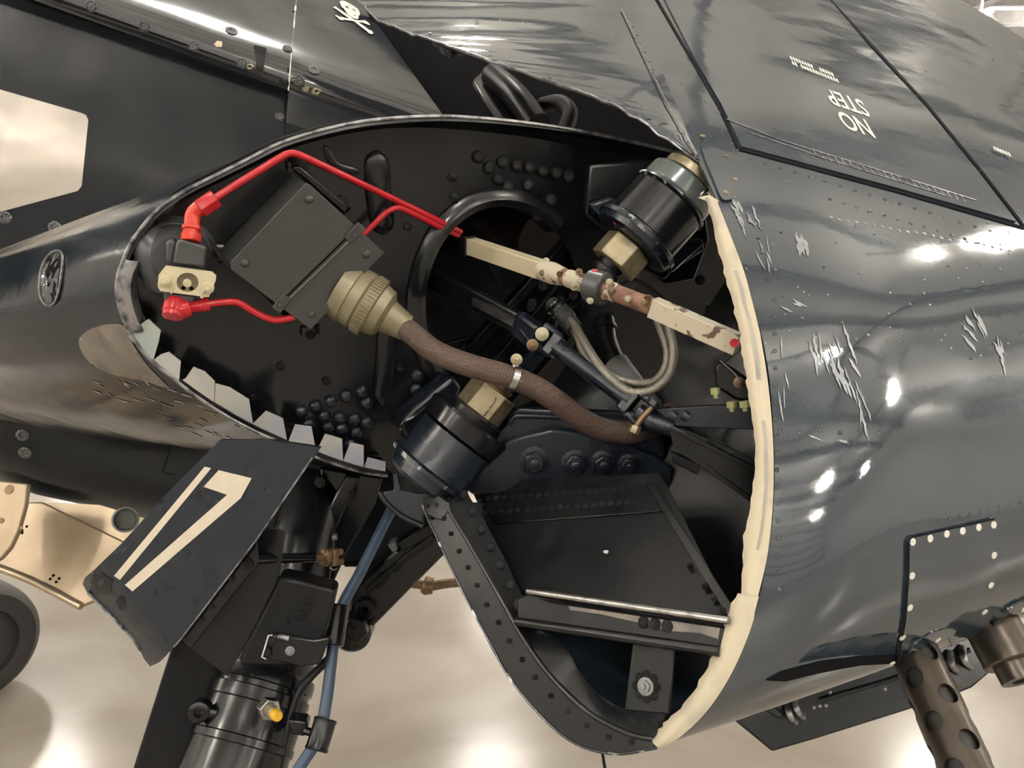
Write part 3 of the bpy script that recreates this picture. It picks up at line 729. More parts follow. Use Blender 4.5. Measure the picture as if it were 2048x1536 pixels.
for x, y in zz([(209, 330), (243, 404), (282, 488), (326, 568), (369, 653), (416, 747), (472, 833), (525, 922), (588, 1012), (650, 1098), (726, 1188), (805, 1262), (898, 1331), (1004, 1388), (1115, 1412), (132, 272), (175, 265), (140, 325)]):
    stud('rivet', 'rivet', BLACK, FR.at(x, y, .0065), FR.n, .0032, ow)
for i, (x, y) in enumerate(zz([(308, 213), (350, 297), (392, 381), (436, 468), (484, 557), (532, 651), (577, 745), (628, 720)])):
    stud('rivet', 'dome', BLACK, FR.at(x, y, -.008 if i < 6 else .004), FR.n, (.0062, .0062, .0062, .0062, .0062, .0065, .0085, .005)[i], ow)
SH = Plane(FR.at(1040, 1185, -.03), (FR.at(1455, 1240, -.03) - FR.at(1040, 1185, -.03)).cross(FR.at(1150, 1030, -.09) - FR.at(1040, 1185, -.03)))
def shp(poly, off, th, mat, name, bevel=.0008): return obj(name, M().prism([SH.at(x, y, off) for x, y in poly], SH.n * -th), mat, ow, bevel=bevel)
shp([(940, 975), (960, 962), (1320, 945), (1365, 1030), (1470, 1245), (1050, 1190), (1010, 1120)], 0, .003, BLACK2, 'rib_floor')
shp([(955, 984), (1297, 972), (1322, 1022), (988, 1048)], .003, .003, BLACK, 'rivet_strip')
shp([(1290, 968), (1306, 965), (1475, 1228), (1455, 1232)], .006, .006, BLACK, 'angle_strip')
for k in range(18): stud('rivet', 'dome', BLACK, SH.at(959 + k * 16.8, 998 - k * 1.15, .003), SH.n, .0045, ow)
for k in range(20): stud('rivet', 'dome', BLACK, SH.at(969 + k * 16.8, 1025 - k * 1.25, .003), SH.n, .0045, ow)
for x, y in zz([(1475, 657), (1515, 715), (1560, 775), (1400, 560)]): stud('rivet', 'dome', BLACK, SH.at(x, y, .006), SH.n, .004, ow)
obj('paint_fleck', M().prism([SH.at(x, y, .001) for x, y in blob(1212, 1104, 5, 3.5)], SH.n * .0004), WHITE, ow, smooth=0)
obj('back_web', M().prism([FR.at(x, y, -.26) for x, y in ((1180, 900), (1400, 640), (1490, 500), (1570, 800), (1560, 1100), (1480, 1330), (1330, 1440), (1170, 1380))], FR.n * -.004), BLACK2, ow)
# cross beam and tube
obj('cross_beam', M().prism([FR.at(x, y, .012) for x, y in ((1032, 1196), (1057, 1186), (1448, 1252), (1440, 1304), (1034, 1246))], FR.n * -.02), BLACK2, ow, bevel=.003)
obj('beam_lip', M().tube([FR.at(1033, 1243, .014), FR.at(1240, 1274, .014), FR.at(1438, 1303, .014)], .0055, 12), BLACK, ow)
obj('beam_slot', M().prism([FR.at(x, y, .0135) for x, y in ((1076, 1196), (1446, 1251), (1446, 1257), (1100, 1206))], FR.n * -.002), GROOVE, ow)
obj('worn_area', M().prism([FR.at(x, y, .0128) for x, y in ((1135, 1208), (1180, 1212), (1300, 1232), (1440, 1256), (1436, 1278), (1400, 1266), (1340, 1262), (1280, 1246), (1200, 1228), (1140, 1220))], FR.n * -.0006), PRIMER, ow)
obj('guide_tube', M().tube([FR.at(1056, 1182, .016), FR.at(1260, 1212, .016), FR.at(1458, 1241, .016)], .0042, 14), STEEL, ow, label='bare steel tube')
for x, y in zz([(1178, 832), (1234, 840), (1292, 851)]): stud('bolt', 'bolt', BLACK, FR.at(x, y, .012), FR.n, .0062, ow)
for x, y in zz([(1118, 1310), (1179, 1325), (1237, 1327)]): stud('bolt', 'dome', BLACK, FR.at(x, y, -.004), FR.n, .006, ow)
obj('bracket', M().prism([FR.at(x, y, -.012) for x, y in ((1266, 1280), (1349, 1294), (1338, 1428), (1249, 1420))], FR.n * -.004), BLACK2, ow, bevel=.001)
q = FR.at(1293, 1373, -.012)
for k in range(8):
    a = k * math.pi / 4 + .2; e1 = FR.n.orthogonal().normalized(); e2 = FR.n.cross(e1)
    stud('lobe', 'dome', BLACK, q + (e1 * math.cos(a) + e2 * math.sin(a)) * .0125, FR.n, .0052, ow)
stud('bolt', 'bolt', SCUFF, q + FR.n * .002, FR.n, .0085, ow)

# ------------------------------------------------------------------ arms inside the bay, on the outer wing
AR = Plane(P(1400, 850, 1.05), ROT @ Vector((-.25, -.1, .95)))
def arp(poly, off, th, mat, name, hole=None, bevel=.001):
    if hole:
        return obj(name, fill([[AR.at(x, y, off) for x, y in poly], [AR.at(x, y, off) for x, y in hole]]), mat, ow, solid=th, smooth=0)
    return obj(name, M().prism([AR.at(x, y, off) for x, y in poly], AR.n * -th), mat, ow, bevel=bevel)
arp([(1310, 818), (1500, 808), (1515, 860), (1350, 852)], 0, .012, NAVY, 'hinge_arm')
for x in (1345, 1371): obj('boss', M().tube([AR.at(x - 6, 828, .001), AR.at(x + 6, 836, .001)], .007, 14, flat=.6, up=AR.n), NAVY, ow)
arp([(1340, 860), (1365, 855), (1520, 920), (1520, 1010), (1350, 895)], .0, .008, BLACK, 'hinge_arm', hole=ell(1440, 892, 28, 10, 28, 16))
arp([(1332, 856), (1345, 852), (1512, 935), (1510, 945)], .012, .012, BLACK, 'arm_flange')
arp([(1340, 905), (1400, 930), (1395, 950), (1345, 925)], .0, .02, BLACK2, 'arm_block')
arp([(1398, 930), (1408, 926), (1512, 1000), (1510, 1012)], .01, .015, BLACK, 'arm_rail')
arp([(1428, 735), (1442, 718), (1490, 752), (1506, 765), (1506, 806), (1470, 800), (1432, 775)], .02, .02, BLACK, 'latch_bracket', bevel=.004)
arp([(1432, 720), (1440, 712), (1488, 684), (1498, 690), (1446, 728)], .025, .006, BLACK, 'latch_bracket')
obj('bracket_wire', M().tube([AR.at(1440, 720, .03), AR.at(1465, 742, .03), AR.at(1482, 762, .03)], .0012, 8), STEEL, ow)
for x, y in ((1430, 782), (1462, 809), (1488, 808)): obj('nut', M().lathe(AR.at(x, y - 6, .03), AR.at(x + 2, y + 10, .03) - AR.at(x, y - 6, .03), [(0, .006), (.008, .006), (.008, .0035), (.013, .003)], 6), GREENNUT, ow)
stud('bolt', 'bolt', BRASS2, AR.at(1478, 765, .022), AR.n, .006, ow)
for x, y in ((1385, 690), (1348, 800), (1420, 620), (1450, 640), (1400, 560)): stud('rivet', 'bolt', BLACK, AR.at(x, y, -.25), AR.n, .007, ow)

# ------------------------------------------------------------------ lower hinge
def hx(m, a, b, r, seg=6, tw=0.0): return m.lathe(a, b - a, [(0, r * .93), (.001, r), ((b - a).length - .001, r), ((b - a).length, r * .93)], seg, tw)
HP = Plane(P(1100, 910, 1.17), ROT @ Vector((.05, -.2, .97)))
lh = thing('lower_hinge', 'dark lower fold hinge with gold hexagonal nut under the brown hose', 'hinge', P(900, 930, 1.17))
obj('hinge_forging', M().prism([HP.at(x, y, .0) for x, y in curve2([(880, 900), (960, 930), (985, 915), (1007, 889), (1037, 875), (1076, 866), (1115, 860), (1198, 877), (1290, 905), (1345, 935)], 3) + [(1345, 985), (1200, 990), (1017, 992), (944, 990), (905, 955), (870, 930)]], HP.n * -.03), NAVY, lh, bevel=.004)
obj('upper_ledge', M().prism([HP.at(x, y, -.02) for x, y in ((960, 900), (1010, 850), (1022, 826), (1040, 817), (1290, 828), (1330, 860), (1330, 920), (1115, 870), (1040, 885))], HP.n * -.02), NAVY, lh, bevel=.003)
obj('ledge_rib', M().tube(catmull([HP.at(x, y, -.018) for x, y in ((1018, 850), (1026, 836), (1045, 832), (1150, 836), (1290, 846))], 6), .004, 10), NAVY, lh)
for x, y, r in ((1068, 921, .0185), (1149, 926, .0175), (1205, 926, .0165), (1256, 930, .0145)): stud('bolt', 'bolt', NAVY, HP.at(x, y, .001), HP.n, r, lh)
a0 = P(842, 968, 1.15); a1 = P(988, 782, 1.155); ax = (a1 - a0).normalized(); Lh = (a1 - a0).length
at = lambda t: a0 + ax * (Lh * t)
obj('barrel', M().lathe(at(.0), ax, [(0, .050), (.006, .056), (.02 + .0, .058), (.022, .066), (.028, .067), (.031, .060), (.036, .059), (.085, .058), (.088, .050)], 40), NAVY, lh, smooth=30)
obj('barrel_edge', M().lathe(at(0) + ax * .0215, ax, [(0, .0672), (.006, .0678)], 40), WORN, lh)
obj('flange', M().lathe(at(0) + ax * .086, ax, [(0, .052), (.004, .062), (.028, .066), (.032, .063)], 36), BLACK, lh, smooth=30)
obj('washer', M().lathe(at(0) + ax * .118, ax, [(0, .046), (.010, .046), (.012, .040)], 32), BLACK2, lh)
obj('nut', hx(M(), at(0) + ax * .130, at(0) + ax * .172, .037, 6, .35), BRASS, lh, bevel=.0015, label='gold plated hexagonal nut')
obj('pin_end', M().lathe(at(0) + ax * .170, ax, [(0, .022), (.006, .022), (.008, .024), (.012, .024), (.013, .019), (.020, .019), (.021, .016)], 24), BRASS2, lh)
obj('safety_wire', M().tube(catmull([P(968, 832, 1.105), P(978, 818, 1.10), P(988, 806, 1.105), P(992, 796, 1.115)], 6), .0012, 8), STEEL, lh)
obj('side_cheek', M().prism([RIB.at(x, y, .05) for x, y in ((800, 850), (830, 815), (905, 755), (925, 775), (900, 830), (850, 880), (815, 890))], RN * -.04), NAVY, lh, bevel=.006)
obj('cheek_edge', M().tube(catmull([RIB.at(x, y, .052) for x, y in ((800, 862), (806, 845), (830, 832), (850, 815))], 5), .0018, 8), WORN, lh)
cap = thing('hinge_cap', 'curved blue sheet lip below the lower hinge', 'cover', P(810, 1000, 1.2))
obj('sheet', M().prism([P(x, y, 1.16) for x, y in ((758, 985), (788, 980), (786, 948), (796, 942), (802, 978), (835, 985), (868, 985), (850, 1008), (846, 1050), (815, 1035), (785, 1015))], ray(800, 1000) * .012), NAVY, cap, bevel=.002)
obj('rolled_edge', M().tube(catmull([P(x, y, 1.158) for x, y in ((758, 984), (775, 1008), (805, 1033), (846, 1052))], 6), .004, 10), PAINT2, cap)

# ------------------------------------------------------------------ upper hinge
uh = thing('upper_hinge', 'black upper fold hinge barrel with chipped rim and gold nut', 'hinge', P(1300, 450, 1.1))
b0 = P(1208, 548, 1.13); b1 = P(1392, 342, 1.13); bx = (b1 - b0).normalized(); Lu = (b1 - b0).length
bt = lambda mm: b0 + bx * mm
obj('nut', hx(M(), bt(.016), bt(.054), .037, 6, .1), BRASS, uh, bevel=.0015, label='gold plated hexagonal nut')
obj('pin_end', M().lathe(bt(-.004), bx, [(0, 0.0194), (.006, 0.0227), (.010, 0.0227), (.012, 0.0194), (.02, 0.0216)], 24), BLACK2, uh)
obj('lower_flange', M().lathe(bt(.055), bx, [(0, 0.0540), (.003, 0.0605), (.014, 0.0648), (.02, 0.0626)], 40), NAVY, uh, smooth=30)
obj('chipped_rim', M().lathe(bt(.066), bx, [(0, 0.0661), (.006, 0.0664), (.008, 0.0637)], 40), WORN, uh, smooth=30, label='chipped paint rim')
obj('barrel', M().lathe(bt(.074), bx, [(0, 0.0540), (.004, 0.0572), (.06, 0.0572), (.064, 0.0529)], 40), BLACK, uh, smooth=30)
obj('upper_rim', M().lathe(bt(.136), bx, [(0, 0.0562), (.002, 0.0605), (.005, 0.0594)], 40), WORN, uh, smooth=30)
obj('collar', M().lathe(bt(.142), bx, [(0, 0.0529), (.004, 0.0551), (.026, 0.0540), (.030, 0.0497)], 40), GREENISH, uh, smooth=30, label='grey green collar')
obj('top_plate', M().lathe(bt(.176), bx, [(0, 0.0432), (.012, 0.0432), (.014, 0.0367)], 28), BRASS, uh)
obj('clip', M().tube(catmull([P(1388, 392, 1.09), P(1398, 395, 1.085), P(1406, 386, 1.08), P(1416, 380, 1.08)], 6), .003, 10), STEEL, uh)
obj('grease_nipple', M().lathe(P(1378, 358, 1.10), P(1386, 346, 1.10) - P(1378, 358, 1.10), [(0, .004), (.005, .005), (.01, .003), (.012, .004)], 12), BRASS2, uh)
UP = Plane(P(1320, 480, 1.19), ROT @ Vector((.2, -.3, .93)))
obj('lug_plate', M().prism([UP.at(x, y, 0) for x, y in ((1180, 410), (1225, 395), (1330, 480), (1405, 478), (1410, 500), (1346, 543), (1330, 560), (1290, 540))], UP.n * -.02), NAVY, uh, bevel=.003)
obj('lug_edge', M().tube([UP.at(1346, 543, .001), UP.at(1408, 486, .001)], .0014, 8), SCUFF, uh)
obj('support_web', M().prism([UP.at(x, y, -.03) for x, y in ((1180, 330), (1300, 320), (1400, 340), (1420, 480), (1390, 560), (1330, 570), (1170, 430))], UP.n * -.02), BLACK, uh, bevel=.004)
lfm = M().lathe(bt(.055), bx, [(0, .054), (.003, .0605), (.014, .0648), (.02, .0626)], 40); mk, mn = hit(bvh(lfm), 1230, 447, .0004)
if mk: stud('mark', 'hole', REDDOT, mk, mn, .0036, uh)
obj('top_stud', M().rod(P(1332, 322, 1.12), P(1332, 336, 1.12), .003), BRASS, uh)

# ------------------------------------------------------------------ junction box
jb = thing('junction_box', 'dark grey rectangular junction box tilted on the black rib', 'box', RIB.at(610, 510))
FO = .105
fc = [(612, 366), (768, 505), (621, 659), (453, 532)]
F = [RIB.at(x, y, FO) for x, y in fc]
c0 = sum(F, Vector()) / 4
def bq(u, v, off=FO): # bilinear on the lid, u to the right corner, v to the lower left
    return F[0] * (1 - u) * (1 - v) + F[1] * u * (1 - v) + F[3] * (1 - u) * v + F[2] * u * v + RN * (off - FO)
obj('case', M().prism([bq(.02, .0, .0), bq(.96, .02, .0), bq(.96, .97, .0), bq(.02, .98, .0)], RN * (FO - .004)), BOXG, jb, bevel=.002)
obj('lid', M().prism([bq(0, 0, FO - .004), bq(.04, -.012, FO - .004), bq(1, 0, FO - .004), bq(1, 1, FO - .004), bq(.05, 1, FO - .004), bq(0, .95, FO - .004)], RN * .005), BOXG, jb, bevel=.0008)
for u, v in ((.12, .09), (.88, .12), (.9, .88), (.1, .88)): stud('screw', 'dome', BOXG, bq(u, v, FO + .001), RN, .0055, jb)
for u, w_ in ((.5, None),):
    obj('hinge_line', M().prism([bq(.62, .05, FO + .001), bq(.635, .05, FO + .001), bq(.60, .97, FO + .001), bq(.585, .97, FO + .001)], RN * .0008), GROOVE, jb)
    obj('lock_wire', M().tube([bq(.66, .06, FO + .003), bq(.645, .5, FO + .003), bq(.62, .96, FO + .003)], .0008, 8), BRAIDS, jb)
for v0, v1 in ((-.05, .13), (.88, 1.05)):
    cl = obj('clip', M().prism([bq(.595, v0, FO + .001), bq(.70, v0, FO + .001), bq(.70, v1, FO + .001), bq(.66, v1 + .02, FO + .001), bq(.595, v1, FO + .001)] if v0 < 0 else [bq(.55, v0, FO + .001), bq(.65, v0, FO + .001), bq(.66, v1, FO + .001), bq(.56, v1, FO + .001)], RN * .003), BOXG, jb, bevel=.001)
    stud('screw', 'screw', BOXG, bq(.65 if v0 < 0 else .6, (v0 + v1) / 2 + .02, FO + .004), RN, .005, cl)
for x, y in ((592, 322), (686, 404), (428, 505), (621, 668)):
    obj('mounting_foot', M().tube([RIB.at(x, y, .002), RIB.at(x * .9 + 61, y * .9 + 51, .002)], .014, 16, flat=.4, up=RN), BLACK, jb)
    stud('bolt', 'bolt', BLACK, RIB.at(x, y, .006), RN, .007, jb)
obj('mounting_rail', M().prism([RIB.at(x, y, .02) for x, y in ((582, 335), (600, 330), (700, 415), (690, 430))], RN * -.018), BLACK, jb, bevel=.003)
obj('mounting_rail', M().prism([RIB.at(x, y, .02) for x, y in ((430, 495), (445, 520), (600, 640), (575, 640))], RN * -.018), BLACK, jb, bevel=.003)

# ------------------------------------------------------------------ cable with connector
cb = thing('power_cable', 'thick brown braided cable with khaki plug running from the junction box', 'cable', P(900, 720, 1.06))
k0 = P(680, 575, 1.075); k1 = P(806, 652, 1.085); kx = (k1 - k0).normalized(); kl = (k1 - k0).length
obj('plug', M().lathe(k0, kx, [(0, .040), (.018, .043), (.019, .041), (.034, .042), (.036, .0395), (.038, .042), (.053, .041), (.055, .037), (.068, .034), (.074, .024), (kl, .019), (kl + .006, .018)], 40), KHAKI, cb, smooth=28)
kn = M()
for i in range(52):
    a = 2 * math.pi * i / 52; e1 = kx.orthogonal().normalized(); e2 = kx.cross(e1); u = e1 * math.cos(a) + e2 * math.sin(a); t = kx.cross(u)
    kn.box(k0 + kx * .0455 + u * .042, kx * .0065, t * .0013, u * .0008)
o_ = obj('knurling', kn, KHAKI, cb); o_['kind'] = 'stuff'
hp = [P(802, 650, 1.083), P(830, 672, 1.075), P(865, 700, 1.065), P(905, 719, 1.055), P(950, 734, 1.05), P(1010, 751, 1.05), P(1065, 772, 1.06), P(1110, 800, 1.07), P(1150, 830, 1.085), P(1190, 853, 1.10), P(1230, 864, 1.11), P(1270, 864, 1.12), P(1310, 850, 1.15), P(1340, 825, 1.19)]
obj('hose', M().tube(catmull(hp, 8), .0155, 28), BRAIDB, cb)
ct = (P(1065, 772, 1.06) - P(1010, 751, 1.05)).normalized()
obj('clamp', M().lathe(P(1019, 755, 1.051), ct, [(0, .0165), (0, .0182), (.009, .0182), (.009, .0165)], 32), STEEL, cb)
obj('clamp_tab', M().prism([P(1024, 742, 1.045), P(1036, 740, 1.045), P(1040, 716, 1.045), P(1026, 714, 1.045)], ray(1030, 730) * .004), STEEL, cb, bevel=.001)
stud('clamp_bolt', 'bolt', BRASS, P(1033, 719, 1.043), (CAM - P(1033, 719, 1)).normalized(), .0068, cb)

# ------------------------------------------------------------------ hydraulic valve
va = thing('hydraulic_valve', 'grey hydraulic valve with cream plate and red fittings at the wing nose', 'valve', RIB.at(360, 540))
VN = (RN + ROT @ Vector((-.15, .1, 0))).normalized()
VP = Plane(P(372, 540, .955), VN)
obj('body', M().lathe(RIB.at(352, 512, .0), VP.at(365, 525, .0) - RIB.at(352, 512, .0), [(0, .052), (.008, .052), (.014, .042), (.04, .040), (.062, .030)], 32), VALVEG, va, smooth=30)
obj('side_body', M().tube(catmull([RIB.at(300, 480, .015), RIB.at(312, 510, .03), RIB.at(325, 550, .03), RIB.at(330, 570, .02)], 6), [.026] * 10 + [.025] * 5 + [.018] * 4, 20), VALVEG, va)
obj('base_flange', M().prism([RIB.at(x, y, .012) for x, y in curve2([(272, 470), (300, 448), (370, 445), (420, 475), (424, 540), (400, 560), (300, 560), (275, 530)], 3, True)], RN * -.012), VALVEG, va, bevel=.003)
obj('block', M().prism([VP.at(x, y, -.006) for x, y in ((352, 484), (362, 478), (412, 494), (412, 500), (408, 534), (345, 526))], VP.n * -.035), VALVEG, va, bevel=.0025)
obj('block_cheek', M().prism([VP.at(x, y, -.012) for x, y in ((331, 484), (342, 478), (352, 486), (345, 528), (332, 524))], VP.n * -.03), VALVEG, va, bevel=.003)
pl_ = obj('cover_plate', fill([[VP.at(x, y, .0) for x, y in ((331, 532), (424, 544), (432, 552), (431, 562), (418, 594), (410, 594), (320, 582), (315, 572), (317, 550))], [VP.at(x, y, .0) for x, y in ell(375, 565, 22, 19.5, 0, 28)]]), CREAM, va, solid=.007, smooth=0, label='cream plate')
obj('bore', M().lathe(VP.at(375, 565, -.009), VP.n, [(0, .0145), (.002, .0145)], 28), KHAKI, va)
obj('bore_pin', M().lathe(VP.at(375, 565, -.008), VP.n, [(0, .005), (.005, .005), (.005, .003), (.008, .003)], 14), CREAM, va)
for x, y in ((367, 576), (383, 577)): stud('bore_hole', 'hole', GROOVE, VP.at(x, y, -.0065), VP.n, .0025, va)
for x, y in ((331, 561), (415, 575)):
    stud('nut', 'bolt', CREAM, VP.at(x, y, .001), VP.n, .0068, va)
obj('safety_wire', M().tube(catmull([VP.at(343, 562, .006), VP.at(346, 568, .006), VP.at(343, 578, .003), VP.at(342, 587, .001)], 5), .0011, 8), CREAM, va)
obj('safety_wire', M().tube(catmull([VP.at(410, 580, .005), VP.at(404, 586, .003), VP.at(402, 594, .002), VP.at(406, 594, .002), VP.at(408, 585, .004)], 5), .0011, 8), CREAM, va)
obj('lower_port', M().prism([VP.at(x, y, -.006) for x, y in ((327, 584), (390, 592), (386, 606), (328, 602))], VP.n * -.022), VALVEG, va, bevel=.002)
d0 = P(353, 600, .975); d1 = P(343, 641, .965)
rf = obj('lower_fitting', M().lathe(d0, d1 - d0, [(0, .0125), (.006, .0135), (.016, .0135), (.018, .0122), (.023, .0122), (.024, .009)], 20), RED, va, smooth=30)
obj('elbow', M().tube(catmull([P(358, 622, .972), P(376, 616, .975), P(398, 611, .985), P(418, 608, .99)], 5), [.011] * 6 + [.0075] * 5 + [.0085] * 5, 16), RED, rf)
e0 = P(381, 484, .962); e1_ = P(385, 430, .968)
uf = obj('upper_fitting', hx(M(), e0, e0 + (e1_ - e0) * .33, .0125, 6, .3), REDORANGE, va, bevel=.0015)
obj('neck', M().lathe(e0 + (e1_ - e0) * .33, e1_ - e0, [(0, .009), (.003, .009), (.004, .011), (.008, .011), (.009, .009), (.018, .0088)], 20), REDORANGE, uf)
obj('elbow', M().tube(catmull([P(384, 444, .967), P(386, 430, .968), P(394, 420, .968), P(404, 413, .968)], 5), .0092, 16), REDORANGE, uf)
n0 = P(399, 418, .967); n1 = P(432, 396, .972)
obj('union_nut', hx(M(), n0, n1, .0118, 6, .5), RED, uf, bevel=.0012)

# ------------------------------------------------------------------ red hydraulic pipes
def pipe(name, pts, r, mat, label, cat, n=10, seg=16):
    return tag(obj(name, M().tube(catmull(pts, n), r, seg), mat), label, cat)
pipe('hydraulic_pipe', [P(428, 398, .970), P(470, 371, .98), P(530, 334, .995), P(558, 317, 1.0), P(575, 308, 1.005), P(592, 308, 1.01), P(620, 319, 1.02), P(700, 357, 1.06), P(800, 404, 1.12), P(880, 443, 1.17), P(921, 464, 1.22)], .0045, RED, 'long red pipe bent over the top of the junction box', 'pipe')
pipe('hydraulic_pipe', [P(700, 492, 1.12), P(730, 466, 1.115), P(765, 432, 1.115), P(782, 420, 1.115), P(797, 416, 1.12), P(815, 422, 1.13), P(870, 449, 1.165), P(916, 471, 1.22)], .0042, RED, 'short red pipe right of the junction box, joining the longer one', 'pipe')
pipe('hydraulic_pipe', [P(412, 609, .99), P(440, 605, 1.0), P(470, 604, 1.005), P(484, 609, 1.01), P(505, 622, 1.02), P(530, 634, 1.03), P(555, 640, 1.035), P(590, 634, 1.04)], .0045, RED, 'red pipe from the valve passing under the junction box', 'pipe')

# ------------------------------------------------------------------ cream and rust control rod
cr = thing('control_rod', 'cream and rust coloured control rod crossing the bay with grey collar', 'rod', P(1200, 580, 1.1))
rA = P(838, 470, 1.30); rB = P(942, 492, 1.235); rC = P(1085, 540, 1.13); rD = P(1172, 568, 1.07); rE = P(1215, 580, 1.05); rF = P(1305, 614, 1.02); rG = P(1478, 690, .965)
def bar(m, a, b, w_, h_, up): # rectangular bar
    d = (b - a).normalized(); u = (up - d * up.dot(d)).normalized(); s = d.cross(u)
    return m.prism([a + u * h_ + s * w_, a - u * h_ + s * w_, a - u * h_ - s * w_, a + u * h_ - s * w_], b - a)
UPV = ROT @ Vector((0, 1, .35))
obj('dark_end', bar(M(), rA, rB, .012, .016, UPV), BLACK, cr, bevel=.002)
obj('flat_bar', bar(M(), rB, rC, .010, .0125, UPV), CREAM, cr, bevel=.0012, label='cream painted bar')
obj('bar_groove', bar(M(), rB + UPV * .0035 + (CAM - rB).normalized() * .0105, rC + UPV * .0035 + (CAM - rC).normalized() * .0105, .001, .0012, UPV), GROOVE, cr)
obj('socket', M().tube([rC, rC * .75 + rD * .25, rC * .5 + rD * .5], [.015, .0155, .0125], 20), CREAM2, cr)
obj('tube', M().tube([rC * .6 + rD * .4, rD, rE, rF], .0115, 20), RUST, cr, label='rusty tube')
obj('slot', M().tube([rC * .42 + rD * .58 + (CAM - rD).normalized() * .0085, rC * .25 + rD * .75 + (CAM - rD).normalized() * .0085], .0055, 12), BRASS2, cr)
obj('tube_end', M().tube([rD * .62 + rC * .38, rD], .0125, 20), CREAM2, cr)
obj('tube_end', M().tube([rE, rE * .8 + rF * .2], .0125, 20), CREAM2, cr)
cx_ = (rE - rD).normalized()
obj('collar', M().lathe(rD * .85 + rE * .15, cx_, [(0, .020), (.002, .0225), (.024, .0225), (.026, .020)], 32), VALVEG, cr, smooth=30, label='grey collar')
mk, mn = hit(bvh(M().lathe(rD * .85 + rE * .15, cx_, [(0, .020), (.002, .0225), (.024, .0225), (.026, .020)], 32)), 1190, 541, .0004)
if mk: stud('mark', 'hole', REDDOT, mk, mn, .004, cr)
obj('flat_bar', bar(M(), rF, rG, .0095, .0125, UPV), CREAM2, cr, bevel=.0012, label='chipped cream bar')
stud('mark', 'hole', REDDOT, rG * .95 + rF * .05 + (CAM - rG).normalized() * .0135, (CAM - rG).normalized(), .0055, cr)
for i, (x, y, d) in enumerate(((1092, 521, 1.118), (1085, 546, 1.11), (1158, 543, 1.065), (1161, 562, 1.055), (1148, 575, 1.065), (1120, 548, 1.09), (1219, 564, 1.04), (1223, 582, 1.03), (1209, 593, 1.04), (1256, 598, 1.02), (1289, 606, 1.01), (1296, 596, 1.01), (1180, 602, 1.04))):
    p = P(x, y, d); stud('bolt', 'bolt', (CREAM2, BRASS, BRASS2)[i % 3], p, ((CAM - p).normalized() + UPV * (.9 if y % 2 else -.7)).normalized(), .0042, cr)

# ------------------------------------------------------------------ latch rod
lr = thing('latch_rod', 'dark blue latch rod with fork ends running diagonally through the bay', 'rod', P(1150, 720, 1.15))
g0 = P(845, 545, 1.29); g1 = P(1035, 645, 1.19); g2 = P(1078, 668, 1.17)
def channel(m, a, b, w_, h_, up):
    d = (b - a).normalized(); u = (up - d * up.dot(d)).normalized(); s = d.cross(u)
    prof = [(-w_, h_), (w_, h_ * .8), (w_, -h_ * .8), (-w_, -h_), (-w_ * .8, -h_), (w_ * .7, -h_ * .6), (w_ * .7, h_ * .6), (-w_ * .8, h_)]
    return m.prism([a + s * p + u * q for p, q in prof], b - a)
obj('channel', bar(M(), g0, g1, .008, .0165, UPV), BLACK, lr, bevel=.003)
obj('worn_highlight', bar(M(), g0 * .45 + g1 * .55 + (CAM - g1).normalized() * .0125 - UPV * .003, g1 * .97 + g0 * .03 + (CAM - g1).normalized() * .0125 - UPV * .003, .0012, .0065, UPV), STEEL, lr, label='worn metal face with its highlight built in')  # pale strip for wear, also paints in the channel's bright highlight
stud('hole', 'hole', GROOVE, P(1006, 622, 1.178), (CAM - g1).normalized(), .0022, lr)
obj('lever', bar(M(), g1, P(1075, 675, 1.17), .010, .019, UPV), NAVY, lr, bevel=.004)
obj('lever_arm', M().prism([P(1035, 660, 1.175), P(1062, 635, 1.175), P(1090, 660, 1.165), P(1075, 690, 1.165), P(1055, 688, 1.17)], ray(1060, 660) * .015), NAVY, lr, bevel=.004)
t0 = P(1112, 694, 1.15); t1 = P(1262, 802, 1.09)
obj('tube', M().tube([t0, t1], [.0125, .0125], 24), NAVY, lr)
def fork(nm, base, tip, w_):
    d = (tip - base).normalized(); s = d.cross((CAM - base).normalized()).normalized(); n = s.cross(d); l = (tip - base).length
    m = M()
    m.box(base + d * .004, d * .008, s * w_, n * .011)
    for sg in (-1, 1):
        m.tube([base + s * sg * w_ * .85 + d * .002, base + s * sg * w_ * .95 + d * l * .5, base + s * sg * w_ * .85 + d * l], [.006, .0055, .0085], 14)
    return obj(nm, m, NAVY, lr, bevel=.002), s
fk, s_ = fork('fork', P(1112, 694, 1.15), P(1078, 668, 1.165), .016)
stud('cotter_bolt', 'bolt', CREAM, P(1084, 668, 1.145), (CAM - g2).normalized(), .0085, lr)
stud('cotter_bolt', 'bolt', BRASS2, P(1065, 690, 1.145), (CAM - g2).normalized(), .0075, lr)
fk2, s_ = fork('fork', P(1256, 798, 1.092), P(1305, 838, 1.075), .018)
obj('eye_lug', M().tube([P(1275, 822, 1.075), P(1300, 842, 1.07), P(1345, 856, 1.065)], [.012, .014, .012], 18), NAVY, lr)
obj('pin', M().tube([P(1306, 812, 1.06), P(1284, 836, 1.06), P(1266, 862, 1.062)], .0045, 12), BRASS2, lr)
obj('pin_nut', hx(M(), P(1272, 852, 1.058), P(1266, 866, 1.058), .0075, 6), BRASS, lr)
obj('pin_head', hx(M(), P(1302, 812, 1.055), P(1310, 802, 1.055), .0095, 6), NAVY, lr, bevel=.001)

